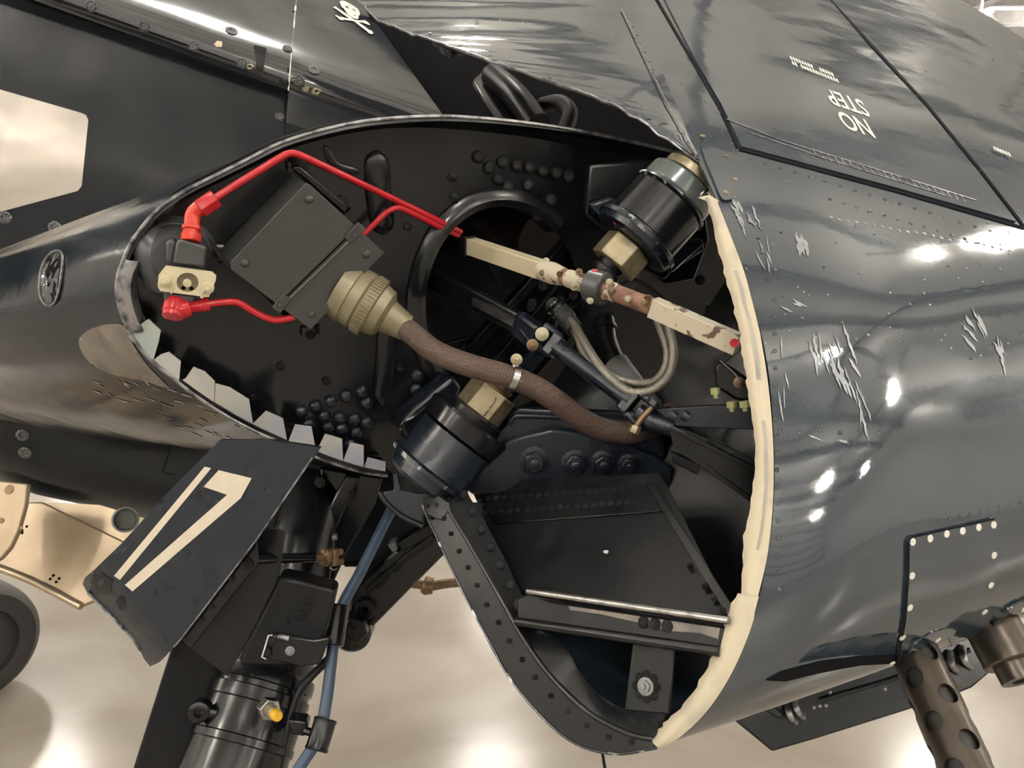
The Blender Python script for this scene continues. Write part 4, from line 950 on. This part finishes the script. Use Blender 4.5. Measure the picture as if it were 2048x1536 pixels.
# ------------------------------------------------------------------ braided hoses
h1 = [P(1112, 618, 1.20), P(1135, 642, 1.18), P(1152, 668, 1.16), P(1166, 702, 1.14), P(1188, 730, 1.12), P(1225, 752, 1.11), P(1270, 766, 1.10), P(1308, 762, 1.10), P(1330, 735, 1.10), P(1334, 700, 1.10), P(1320, 655, 1.11), P(1300, 610, 1.12)]
h2 = [P(1118, 612, 1.20), P(1148, 650, 1.16), P(1172, 690, 1.13), P(1196, 728, 1.11), P(1228, 762, 1.095), P(1264, 784, 1.085), P(1305, 779, 1.08), P(1337, 750, 1.08), P(1347, 708, 1.08), P(1340, 665, 1.09), P(1326, 630, 1.10), P(1314, 605, 1.11)]
tag(obj('braided_hose', M().tube(catmull(h1, 8), .0058, 14), BRAIDS), 'steel braided hose, inner one of the looped pair', 'hose', 'looped braided hoses')
tag(obj('braided_hose', M().tube(catmull(h2, 8), .0062, 14), BRAIDS), 'steel braided hose, outer one of the looped pair', 'hose', 'looped braided hoses')
sl = thing('hose_sleeve', 'black taped sleeve where the braided hoses leave the spar', 'sleeve', P(1125, 630, 1.24))
obj('sleeve', M().tube(catmull([P(1104, 608, 1.21), P(1120, 622, 1.195), P(1136, 640, 1.18), P(1150, 660, 1.165)], 6), [.012] * 6 + [.014] * 7 + [.013] * 6, 16), BRAIDD, sl)
for k in range(4):
    a = P(1108 + k * 8, 612 + k * 8, 1.20 - k * .005); b = P(1111 + k * 8, 615 + k * 8, 1.199 - k * .005)
    obj('clip_ring', M().lathe(a, b - a, [(0, .0145), (.003, .0145)], 18), BLACK, sl)
gp = thing('grey_duct', 'grey wrapped duct behind the latch rod and braided hoses', 'duct', P(1260, 770, 1.25))
obj('sleeve', M().tube(catmull([P(1232, 728, 1.27), P(1255, 760, 1.25), P(1285, 800, 1.23), P(1305, 822, 1.22)], 6), .021, 20), LGREY, gp)
obj('dark_pipe', M().tube(catmull([P(1208, 640, 1.32), P(1212, 680, 1.30), P(1224, 715, 1.28), P(1240, 740, 1.265)], 6), .018, 18), BLACK2, gp)
obj('ring', M().lathe(P(1209, 655, 1.312), P(1211, 668, 1.306) - P(1209, 655, 1.312), [(0, .021), (.006, .021)], 20), BLACK2, gp)
pipe('wire', [P(1210, 600, 1.2), P(1232, 575, 1.18), P(1265, 560, 1.17), P(1300, 575, 1.17), P(1335, 605, 1.18), P(1350, 630, 1.2)], .0022, BLACK2, 'thin black wire arching above the rusty rod', 'wire')
# ------------------------------------------------------------------ landing gear leg
lg = thing('landing_gear_leg', 'black landing gear leg with polished collars below the wing', 'landing gear', P(430, 1536, 1.25))
s0 = P(640, 960, 1.46); s1 = P(536, 1345, 1.30); s2 = P(458, 1560, 1.22)
sd = (s2 - s1).normalized()
obj('upper_leg', M().tube([s0, s0 * .5 + s1 * .5, s1], [.055, .06, .072], 32), BLACK, lg)
obj('cylinder', M().lathe(s1, sd, [(0, .078), (.006, .080), (.02, .080), (.022, .077), (.03, .077), (.032, .081), (.05, .081), (.052, .0785), (.075, .0785), (.08, .079), (.10, .079), (.102, .0815), (.112, .0815), (.114, .079), (.38, .079)], 48), BLACK, lg, smooth=30)
foot = s1 + sd * .38; zf = foot.z
ft = Vector((foot.x - .02, foot.y - .02, .24))
obj('oleo_piston', M().tube([foot, ft], .05, 28), STEEL, lg)
obj('axle', M().tube([ft, ft + Vector((.05, .20, 0))], .03, 20), BLACK, lg)
wc = ft + Vector((.05, .20, 0))
obj('tyre', M().lathe(wc - Vector((0, .08, 0)), Vector((.2, 1, 0)), [(0, .10), (.0, .19), (.02, .225), (.05, .24), (.11, .24), (.14, .225), (.16, .19), (.16, .10)], 40), RUBBER, lg)
# broad cover plates on the leg
GP = Plane(P(500, 1300, 1.2), ROT @ Vector((.1, -.05, .98)))
def gpl(poly, off, th, mat, nm, bevel=.0015, par=lg): return obj(nm, M().prism([GP.at(x, y, off) for x, y in poly], GP.n * -th), mat, par, bevel=bevel)
gpl([(345, 1285), (362, 1278), (405, 1302), (440, 1345), (372, 1560), (258, 1560)], -.06, .02, BLACK2, 'side_fairing', .004)
gpl([(520, 1050), (572, 1062), (558, 1150), (545, 1200), (490, 1290), (455, 1354), (368, 1286)], .012, .004, BLACK, 'gusset_plate')
gpl([(558, 1152), (600, 1160), (672, 1180), (655, 1260), (628, 1332), (545, 1335), (478, 1333), (486, 1295), (515, 1240)], .018, .05, BLACK2, 'fork_cover', .006)
gpl([(545, 1268), (628, 1280), (660, 1275), (640, 1330), (600, 1334), (540, 1320)], .030, .014, BLACK, 'strap', .003)
for x, y in ((618, 1200), (603, 1232), (543, 1283), (533, 1306)): stud('screw', 'screw', BLACK2, GP.at(x, y, .0305 if y > 1275 else .019), GP.n, .007, lg)
stud('screw', 'hole', GROOVE, GP.at(576, 1243, .0185), GP.n, .0028, lg); stud('nut', 'bolt', SCUFF, GP.at(580, 1302, .031), GP.n, .0062, lg)
obj('paint_line', M().tube([GP.at(x, y, .0305) for x, y in ((545, 1270), (537, 1271), (524, 1314), (532, 1318))], .0012, 8), WHITE, lg)
obj('slot', M().tube([GP.at(556, 1273, .031), GP.at(578, 1277, .031)], .0045, 12), SCUFF, lg)
ey = P(400, 1422, 1.2)
obj('eyelet', M().lathe(ey, GP.n, [(-.012, .016), (.006, .016), (.008, .013), (.008, .007), (.004, .006)], 20), BLACK, lg)
e2 = P(437, 1428, 1.21); obj('eyelet_arm', M().tube([ey, e2], .010, 12), BLACK, lg)
v0 = P(533, 1414, 1.145); v1 = P(552, 1430, 1.115)
fv = obj('charging_valve', hx(M(), v0, v0 + (v1 - v0) * .45, .016, 6), STEEL, lg, bevel=.001)
obj('valve_stem', M().lathe(v0 + (v1 - v0) * .4, v1 - v0, [(0, .009), (.014, .009), (.016, .007)], 16), BRASS, fv)
obj('valve_cap', M().lathe(v0 + (v1 - v0) * .85, v1 - v0, [(0, .0075), (.012, .0075), (.014, .006)], 16), YELLOW, fv, label='yellow cap')
gpl([(576, 1440), (612, 1444), (617, 1452), (610, 1474), (582, 1470)], .01, .03, BLACK, 'clamp_arm', .003)
# upper trunnion pieces under the wing
TP = Plane(P(680, 1050, 1.42), ROT @ Vector((.1, -.1, .98)))
obj('trunnion_plate', M().prism([TP.at(x, y) for x, y in ((640, 935), (765, 955), (750, 1010), (690, 1115), (660, 1180), (600, 1170), (560, 1120), (640, 1060))], TP.n * -.02), BLACK, lg, bevel=.004)
obj('trunnion_rib', M().prism([TP.at(x, y, .02) for x, y in ((690, 950), (720, 955), (650, 1110), (600, 1165), (580, 1150), (640, 1050))], TP.n * -.02), BLACK, lg, bevel=.004)
obj('step', M().tube([TP.at(648, 1078, .03), TP.at(674, 1073, .03)], .006, 10), SCUFF, lg)
obj('well_wall', M().prism([P(x, y, 1.62) for x, y in ((500, 880), (900, 930), (900, 1050), (800, 1128), (690, 1130), (560, 1128))], ray(700, 1000) * .01), PAINT2, lg)
obj('well_lip', M().tube([P(690, 1128, 1.61), P(800, 1128, 1.61)], .006, 10), BLACK, lg)
for x, y in ((640, 965), (700, 990)): stud('bolt', 'bolt', BLACK, TP.at(x, y, .02), TP.n, .008, lg)

# drag brace
db = thing('drag_brace', 'black tapered drag brace slanting up behind the blue hose', 'brace', P(780, 1160, 1.45))
DP = Plane(P(780, 1160, 1.45), ROT @ Vector((.0, -.1, .99)))
def dpl(poly, off, th, mat, nm, bevel=.004): return obj(nm, M().prism([DP.at(x, y, off) for x, y in poly], DP.n * -th), mat, db, bevel=bevel)
dpl([(700, 1180), (728, 1150), (800, 1088), (870, 1045), (905, 1060), (890, 1110), (830, 1170), (740, 1262), (705, 1275), (690, 1230)], 0, .05, BLACK, 'arm', .01)
dpl([(728, 1178), (860, 1068), (874, 1080), (800, 1135), (735, 1190)], .008, .01, BLACK2, 'arm_rib', .003)
dpl([(795, 1088), (870, 1040), (880, 1060), (805, 1105)], .012, .05, BLACK2, 'arm_rib', .003)
dpl([(775, 1090), (790, 1083), (795, 1100), (785, 1105)], .012, .03, LGREY, 'spacer', .001)
obj('boss', M().lathe(DP.at(736, 1207, -.02), DP.n, [(0, .018), (.032, .018), (.034, .016), (.034, .007), (.02, .0065)], 24), BLACK2, db)
obj('pivot_washer', M().lathe(DP.at(712, 1246, -.03), DP.n, [(0, .036), (.045, .036), (.05, .031)], 28), BLACK, db)
obj('pivot_nut', M().lathe(DP.at(713, 1252, .018), DP.n, [(0, .024), (.02, .024), (.024, .020), (.024, .01), (.03, .009)], 6), BLACK2, db, bevel=.002)
num = M()
for i, (x, y) in enumerate(((756, 1172), (766, 1163), (776, 1154), (788, 1145), (797, 1138))):
    num.tube([DP.at(x + 4 * math.cos(a), y + 5 * math.sin(a), .009) for a in [j * .9 + i for j in range(6)]], .001, 6)
o_ = obj('casting_marks', num, BLACK2, db); o_['kind'] = 'stuff'

# gear door with the number
gd = thing('gear_door', 'dark blue gear door with cream number 17', 'door', P(300, 1320, 1.1))
dc = [(440, 880), (335, 985), (245, 1085), (190, 1138), (170, 1155), (165, 1168), (175, 1186), (235, 1248), (275, 1290), (288, 1318), (300, 1333), (318, 1325), (345, 1296), (362, 1278), (512, 1082), (640, 895), (540, 880)]
DR = Plane(P(380, 1100, 1.12), ROT @ Vector((-.18, -.22, .95)))
def curl(x, y): # door bends back along its free lower-left edge
    s = (x * .70 + y * -.71); e = ((165 + 300) / 2 * .7)
    dist = ((300 - 165) * (1168 - y) - (165 - x) * (1333 - 1168)) / math.hypot(135, 165)
    return -.00 - .035 * max(0, 1 - abs(dist) / 70) ** 2
bm_poly = M(); bm = bmesh.new(); vv = [bm.verts.new((x, y, 0)) for x, y in dc]; bm.faces.new(vv)
for a, lo, hi in ((0, 165, 640), (1, 880, 1333)):
    c = lo + 18
    while c < hi:
        co = [0, 0, 0]; no = [0, 0, 0]; co[a] = c; no[a] = 1
        bmesh.ops.bisect_plane(bm, geom=bm.verts[:] + bm.edges[:] + bm.faces[:], plane_co=co, plane_no=no); c += 18
bmesh.ops.triangulate(bm, faces=[f for f in bm.faces if len(f.verts) > 4]); bm.verts.index_update()
door = M().add([DR.at(v.co.x, v.co.y, curl(v.co.x, v.co.y)) for v in bm.verts], [[v.index for v in f.verts] for f in bm.faces]); bm.free(); door.ref = (380, 1100)
obj('panel', door, NAVY, gd, solid=.006)
td = bvh(door)
obj('digit', patch(td, [[(410, 933), (423, 936), (241, 1159), (229, 1151)]], .0012), CREAMNUM, gd, solid=.0006, label='cream digit 1')
obj('digit', patch(td, [[(438, 940), (504, 956), (482, 996), (455, 989), (408, 973)], [(455, 989), (482, 996), (266, 1182), (251, 1169)]], .0012), CREAMNUM, gd, solid=.0006, label='cream digit 7')
obj('edge_wear', M().tube([p for p in [hit(td, x, y, .001)[0] for x, y in ((176, 1184), (205, 1212), (236, 1244), (268, 1278), (282, 1300), (291, 1322))] if p], .0022, 8), SCUFF, gd)
obj('edge_wear', M().tube([DR.at(x, y, .001) for x, y in ((348, 1294), (363, 1277), (512, 1081), (625, 915))], .0013, 8), SCUFF, gd)
obj('worn_area', patch(td, [blob(205, 1165, 26, 18, 40), blob(243, 1205, 9, 14, -10)], .001), BLACK2, gd)
HG = [(512, 1080), (516, 1125), (508, 1140), (500, 1145), (382, 1296), (362, 1280)]
obj('hinge_strip', M().prism([DR.at(x, y, -.012) for x, y in HG], DR.n * -.004), BLACK, gd, bevel=.001)
for x, y in ((463, 1158), (443, 1187), (423, 1214), (403, 1241)): stud('screw', 'dome', BLACK, DR.at(x, y, -.011), DR.n, .0046, gd)
stud('bolt', 'bolt', BLACK, DR.at(493, 1128, -.011), DR.n, .0085, gd)

dl_ = thing('door_link', 'short black rod with bronze clevis beside the gear door', 'link', P(590, 1116, 1.2))
l0 = P(500, 1118, 1.16); l1 = P(628, 1115, 1.24); l2 = P(684, 1113, 1.275); lx = (l1 - l0).normalized()
obj('rod', M().tube([l0, l1], .0075, 18), BLACK, dl_)
obj('neck', M().tube([l1, l1 + lx * .018], [.0065, .0075], 14), BRASS2, dl_)
ck = obj('clevis', M().tube([l1 + lx * .018 + UPV * .008, l2 + UPV * .008], .0055, 12).tube([l1 + lx * .018 - UPV * .008, l2 - UPV * .008], .0055, 12), BRASS2, dl_)
obj('clevis_base', M().lathe(l1 + lx * .014, lx, [(0, .008), (.004, .014), (.010, .014), (.012, .010)], 16), BRASS2, dl_)
obj('clevis_pin', M().rod(P(670, 1098, 1.262), P(668, 1130, 1.262), .007), BRASS2, dl_)
obj('cotter', M().tube(catmull([P(664, 1128, 1.255), P(660, 1136, 1.255), P(668, 1140, 1.255), P(674, 1136, 1.255)], 5), .0012, 8), STEEL, dl_)

# blue brake hose and its clamps
bh = thing('brake_hose', 'faded blue hose strapped to the landing gear leg', 'hose', P(650, 1400, 1.2))
obj('hose', M().tube(catmull([P(800, 985, 1.36), P(770, 1045, 1.33), P(740, 1105, 1.30), (P(715, 1155, 1.275)), P(692, 1195, 1.255), P(677, 1230, 1.24), P(669, 1270, 1.23), P(663, 1320, 1.215), P(656, 1380, 1.20), P(648, 1430, 1.185), P(638, 1475, 1.175), P(612, 1515, 1.165), P(575, 1570, 1.15)], 8), .0088, 18), HOSEB, bh)
ca, cb_ = P(676, 1210, 1.25), P(664, 1292, 1.225)
obj('clamp_sleeve', M().lathe(ca, cb_ - ca, [(0, .0165), (.002, .018), ((cb_ - ca).length - .002, .018), ((cb_ - ca).length, .0165)], 22), BLACK, bh, smooth=30)
obj('clamp_plate', M().prism([P(x, y, 1.24) for x, y in ((650, 1208), (668, 1212), (655, 1292), (640, 1285))], ray(655, 1250) * .01), BLACK2, bh, bevel=.002)
ca, cb_ = P(652, 1437, 1.185), P(632, 1502, 1.165)
l_ = (cb_ - ca).length
obj('clamp_sleeve', M().lathe(ca, cb_ - ca, [(.002, .0095), (0, .012), (0, .0165), (.003, .0175), (.006, .0165), (l_ - .006, .0165), (l_ - .003, .0175), (l_, .0165), (l_, .011), (l_ - .002, .0095)], 24), BLACK, bh, smooth=30)
obj('clamp_neck', M().tube([P(612, 1462, 1.185), P(634, 1468, 1.175)], .006, 12), BLACK, bh)
pipe('brake_line', [P(665, 1310, 1.26), P(640, 1335, 1.25), P(612, 1365, 1.24), P(592, 1400, 1.235), P(580, 1440, 1.23), P(566, 1500, 1.22), P(550, 1580, 1.21)], .0065, BLACK2, 'thin dark line running down the right side of the gear leg', 'pipe')

# ------------------------------------------------------------------ gun barrels
def perforated(name, a, b, r, wall, holes, label):
    ax = (b - a).normalized(); L = (b - a).length; e1 = (ROT @ Vector((1, 0, 0))); e1 = (e1 - ax * e1.dot(ax)).normalized(); e2 = ax.cross(e1)
    t = thing(name, label, 'gun barrel', a)
    m = M().lathe(a - ax * .02, ax, [(0, r), (L + .02, r), (L + .02, r - wall), (0, r - wall)], 48)
    m.f = m.f[:-2]; n = 48
    m.f += [[k, (k + 1) % n, 3 * n + (k + 1) % n, 3 * n + k] for k in range(n)]
    o = obj('jacket', m, GUN, t, smooth=30)
    if holes:
        cm = M()
        for tt, ang in holes:
            u = e1 * math.cos(ang) + e2 * math.sin(ang)
            cm.lathe(a + ax * tt + u * (r - wall * 2.2), u, [(0, .0115), (wall * 4, .0115)], 20)
        cut = obj('cutter', cm, GUN, t)
        md = o.modifiers.new('holes', 'BOOLEAN'); md.object = cut; md.operation = 'DIFFERENCE'; md.solver = 'EXACT'
        bpy.context.view_layer.update(); dg = bpy.context.evaluated_depsgraph_get()
        me = bpy.data.meshes.new_from_object(o.evaluated_get(dg)); o.modifiers.remove(md); o.data = me
        me.polygons.foreach_set('use_smooth', [True] * len(me.polygons)); me.set_sharp_from_angle(angle=math.radians(30))
        bpy.data.objects.remove(cut)
    obj('barrel', M().rod(a - ax * .02, a + ax * (L + .0), r * .80, 28), material('dark bore', (.012, .011, .010), .5, c2=(.02, .018, .016), ns=30), t)
    return t, ax
ga = P(1822, 1292, .985); gb = P(1978, 1640, .84)
gax = (gb - ga).normalized()
toward = math.atan2((ROT @ Vector((0, 0, 1))).dot(gax.cross((ROT @ Vector((1, 0, 0)) - gax * gax.dot(ROT @ Vector((1, 0, 0)))).normalized())), (ROT @ Vector((0, 0, 1))).dot((ROT @ Vector((1, 0, 0)) - gax * gax.dot(ROT @ Vector((1, 0, 0)))).normalized()))
hl = []
for k in range(5):
    for j in range(6):
        hl.append((.022 + k * .052 + (.026 if j % 2 else 0), toward + j * math.pi / 3 - .15))
perforated('gun_barrel', ga, gb, .0285, .004, hl, 'perforated gunmetal barrel jacket pointing down from the wing edge')
gc = P(1990, 1262, 1.04); ge = P(2044, 1362, 1.0)
t2 = thing('gun_barrel', 'stepped solid gun blast tube at the right picture edge', 'gun barrel', gc)
g2x = (ge - gc).normalized(); gl2 = (ge - gc).length
obj('jacket', M().lathe(gc - g2x * .01, g2x, [(0, .034), (.01 + gl2 * .64, .034), (.012 + gl2 * .64, .032), (.012 + gl2 * .64, .024), (.01 + gl2, .024), (.01 + gl2, .012), (gl2 * .9, .012)], 40), GUN, t2, smooth=30)
for i, (cx, cy, rx, ry, an) in enumerate(((1858, 1292, 62, 26, -32), (2030, 1232, 60, 24, -35))):
    q = patch(to, [ell(cx, cy, rx, ry, an, 28)], .0008)
    if q.f: obj('gun_fairing', q, PAINT, ow, solid=.003, soff=1)
for x, y in ((1871, 1275), (1780, 1322), (2042, 1215)):
    p, n = hit(to, x, y, .0042)
    if p: stud('screw', 'flat', WHITE, p, n, .0042, ow)
obj('painted_reflection', patch(to, [[(1530, 1360), (1560, 1343), (1640, 1322), (1720, 1312), (1790, 1310), (1790, 1326), (1720, 1330), (1640, 1345), (1570, 1362)]], .0008), GROOVE, ow)  # dark patch painting in the reflection of gun and flap

# ------------------------------------------------------------------ lower flap behind the wing edge
lf = thing('flap_panel', 'dark angular flap panel hanging behind the wing leading edge', 'panel', P(1700, 1430, 1.35))
LP = Plane(P(1720, 1400, 1.35), ROT @ Vector((-.1, .2, .97)))
obj('plate', M().prism([LP.at(x, y) for x, y in ((1440, 1400), (1470, 1442), (1545, 1504), (1640, 1476), (1780, 1432), (1905, 1392), (1945, 1376), (1990, 1338), (2005, 1230), (1900, 1130), (1700, 1150), (1560, 1250))], LP.n * -.02), PAINT2, lf, bevel=.004)
obj('rib', M().prism([LP.at(x, y, .012) for x, y in ((1500, 1400), (1560, 1440), (1570, 1430), (1520, 1390))], LP.n * -.012), PAINT2, lf, bevel=.003)
for x, y in ((1575, 1430), (1590, 1420), (1900, 1330), (1925, 1320)):
    obj('bracket', M().tube(catmull([LP.at(x, y - 25, .004), LP.at(x + 4, y, .02), LP.at(x + 16, y + 14, .004)], 5), .006, 10), SCUFF, lf)
for x, y in ((1628, 1415), (1640, 1412), (1652, 1411), (1660, 1385), (1770, 1378), (1915, 1335)): stud('rivet', 'dome', SCUFF, LP.at(x, y), LP.n, .0035, lf)
obj('seam_rib', M().tube([LP.at(1640, 1400, .002), LP.at(1780, 1360, .002), LP.at(1940, 1300, .002)], .004, 10), PAINT2, lf)

# ------------------------------------------------------------------ cowl flaps at the left
cf = thing('cowl_flap', 'tan heat coloured cowl flap left of the gear door', 'cowl flap', P(120, 1130, 1.75))
CP = Plane(P(120, 1100, 1.72), ROT @ Vector((-.1, .35, .93)))
obj('skin', M().prism([CP.at(x, y) for x, y in ((35, 1070), (50, 1010), (60, 1004), (84, 1004), (150, 1036), (300, 1108), (300, 1160), (186, 1203), (163, 1213), (-40, 1118))], CP.n * -.012), TAN, cf, bevel=.003)
obj('side_facet', M().prism([CP.at(x, y, -.005) for x, y in ((84, 1003), (200, 1010), (300, 1040), (300, 1112))], CP.n * -.02), TAN, cf)
obj('lower_lip', M().tube(catmull([CP.at(x, y, .002) for x, y in ((-40, 1122), (60, 1160), (163, 1213))], 6), .008, 10), TAN, cf)
for x, y in ((53, 1053), (44, 1061), (44, 1066), (40, 1046), (106, 1151), (118, 1157), (100, 1158), (112, 1164)): stud('rivet', 'hole', GROOVE, CP.at(x, y, .001), CP.n, .003, cf)
cg = thing('cowl_flap', 'nearer tan cowl flap cut by the left picture edge', 'cowl flap', P(0, 1080, 1.65))
CQ = Plane(P(10, 1030, 1.62), ROT @ Vector((-.15, .3, .93)))
obj('skin', M().prism([CQ.at(x, y) for x, y in ((-60, 955), (55, 967), (50, 1010), (36, 1060), (20, 1095), (0, 1118), (-60, 1150))], CQ.n * -.012), TAN, cg, bevel=.003)
for x, y, r in ((18, 979, .010), (2, 1041, .006), (42, 1056, .004)): stud('fastener', 'hole', BRASS2, CQ.at(x, y, .001), CQ.n, r, cg)
tag(obj('exhaust_stub', M().lathe(P(252, 1038, 1.68), P(250, 1040, 1.60) - P(252, 1038, 1.68), [(0, .025), (.06, .026), (.062, .022), (.03, .02)], 28), LGREY), 'short grey round stub beside the gear door', 'exhaust')

# ------------------------------------------------------------------ far wheel and tow bar
fw = thing('wheel', 'black wheel standing on the floor at the left picture edge', 'wheel', P(-62, 1400, 2.5))
wq = P(-62, 1278, 2.52); wn = (CAM - wq); wn.z = 0; wn = (wn.normalized() + Vector((.55, 0, 0))).normalized(); wr = wq.z
obj('tyre', M().lathe(wq - wn * .08, wn, [(0, wr * .6), (.0, wr * .86), (.02, wr * .97), (.05, wr), (.11, wr), (.14, wr * .97), (.16, wr * .86), (.16, wr * .6), (.14, wr * .58)], 48), RUBBER, fw)
obj('hub', M().lathe(wq - wn * .05, wn, [(0, wr * .6), (.09, wr * .6), (.10, wr * .5), (.09, wr * .2), (.12, wr * .15)], 32), BLACK2, fw)
tb = thing('tie_rod', 'rusty brown pipe with coupling seen behind the wing frame', 'pipe', P(870, 1170, 2.0))
obj('pipe', M().tube(catmull([P(826, 1165, 2.0), P(860, 1172, 2.0), P(900, 1166, 2.0), P(990, 1160, 2.0)], 5), .012, 14), BRASS2, tb)
obj('coupling', M().tube([P(846, 1169, 2.0), P(852, 1171, 2.0), P(866, 1172, 2.0)], [.02, .024, .02], 14), BRASS2, tb)
obj('bracket', M().prism([P(x, y, 1.99) for x, y in ((820, 1150), (838, 1152), (834, 1178), (818, 1175))], ray(830, 1165) * .03), BRASS2, tb, bevel=.003)
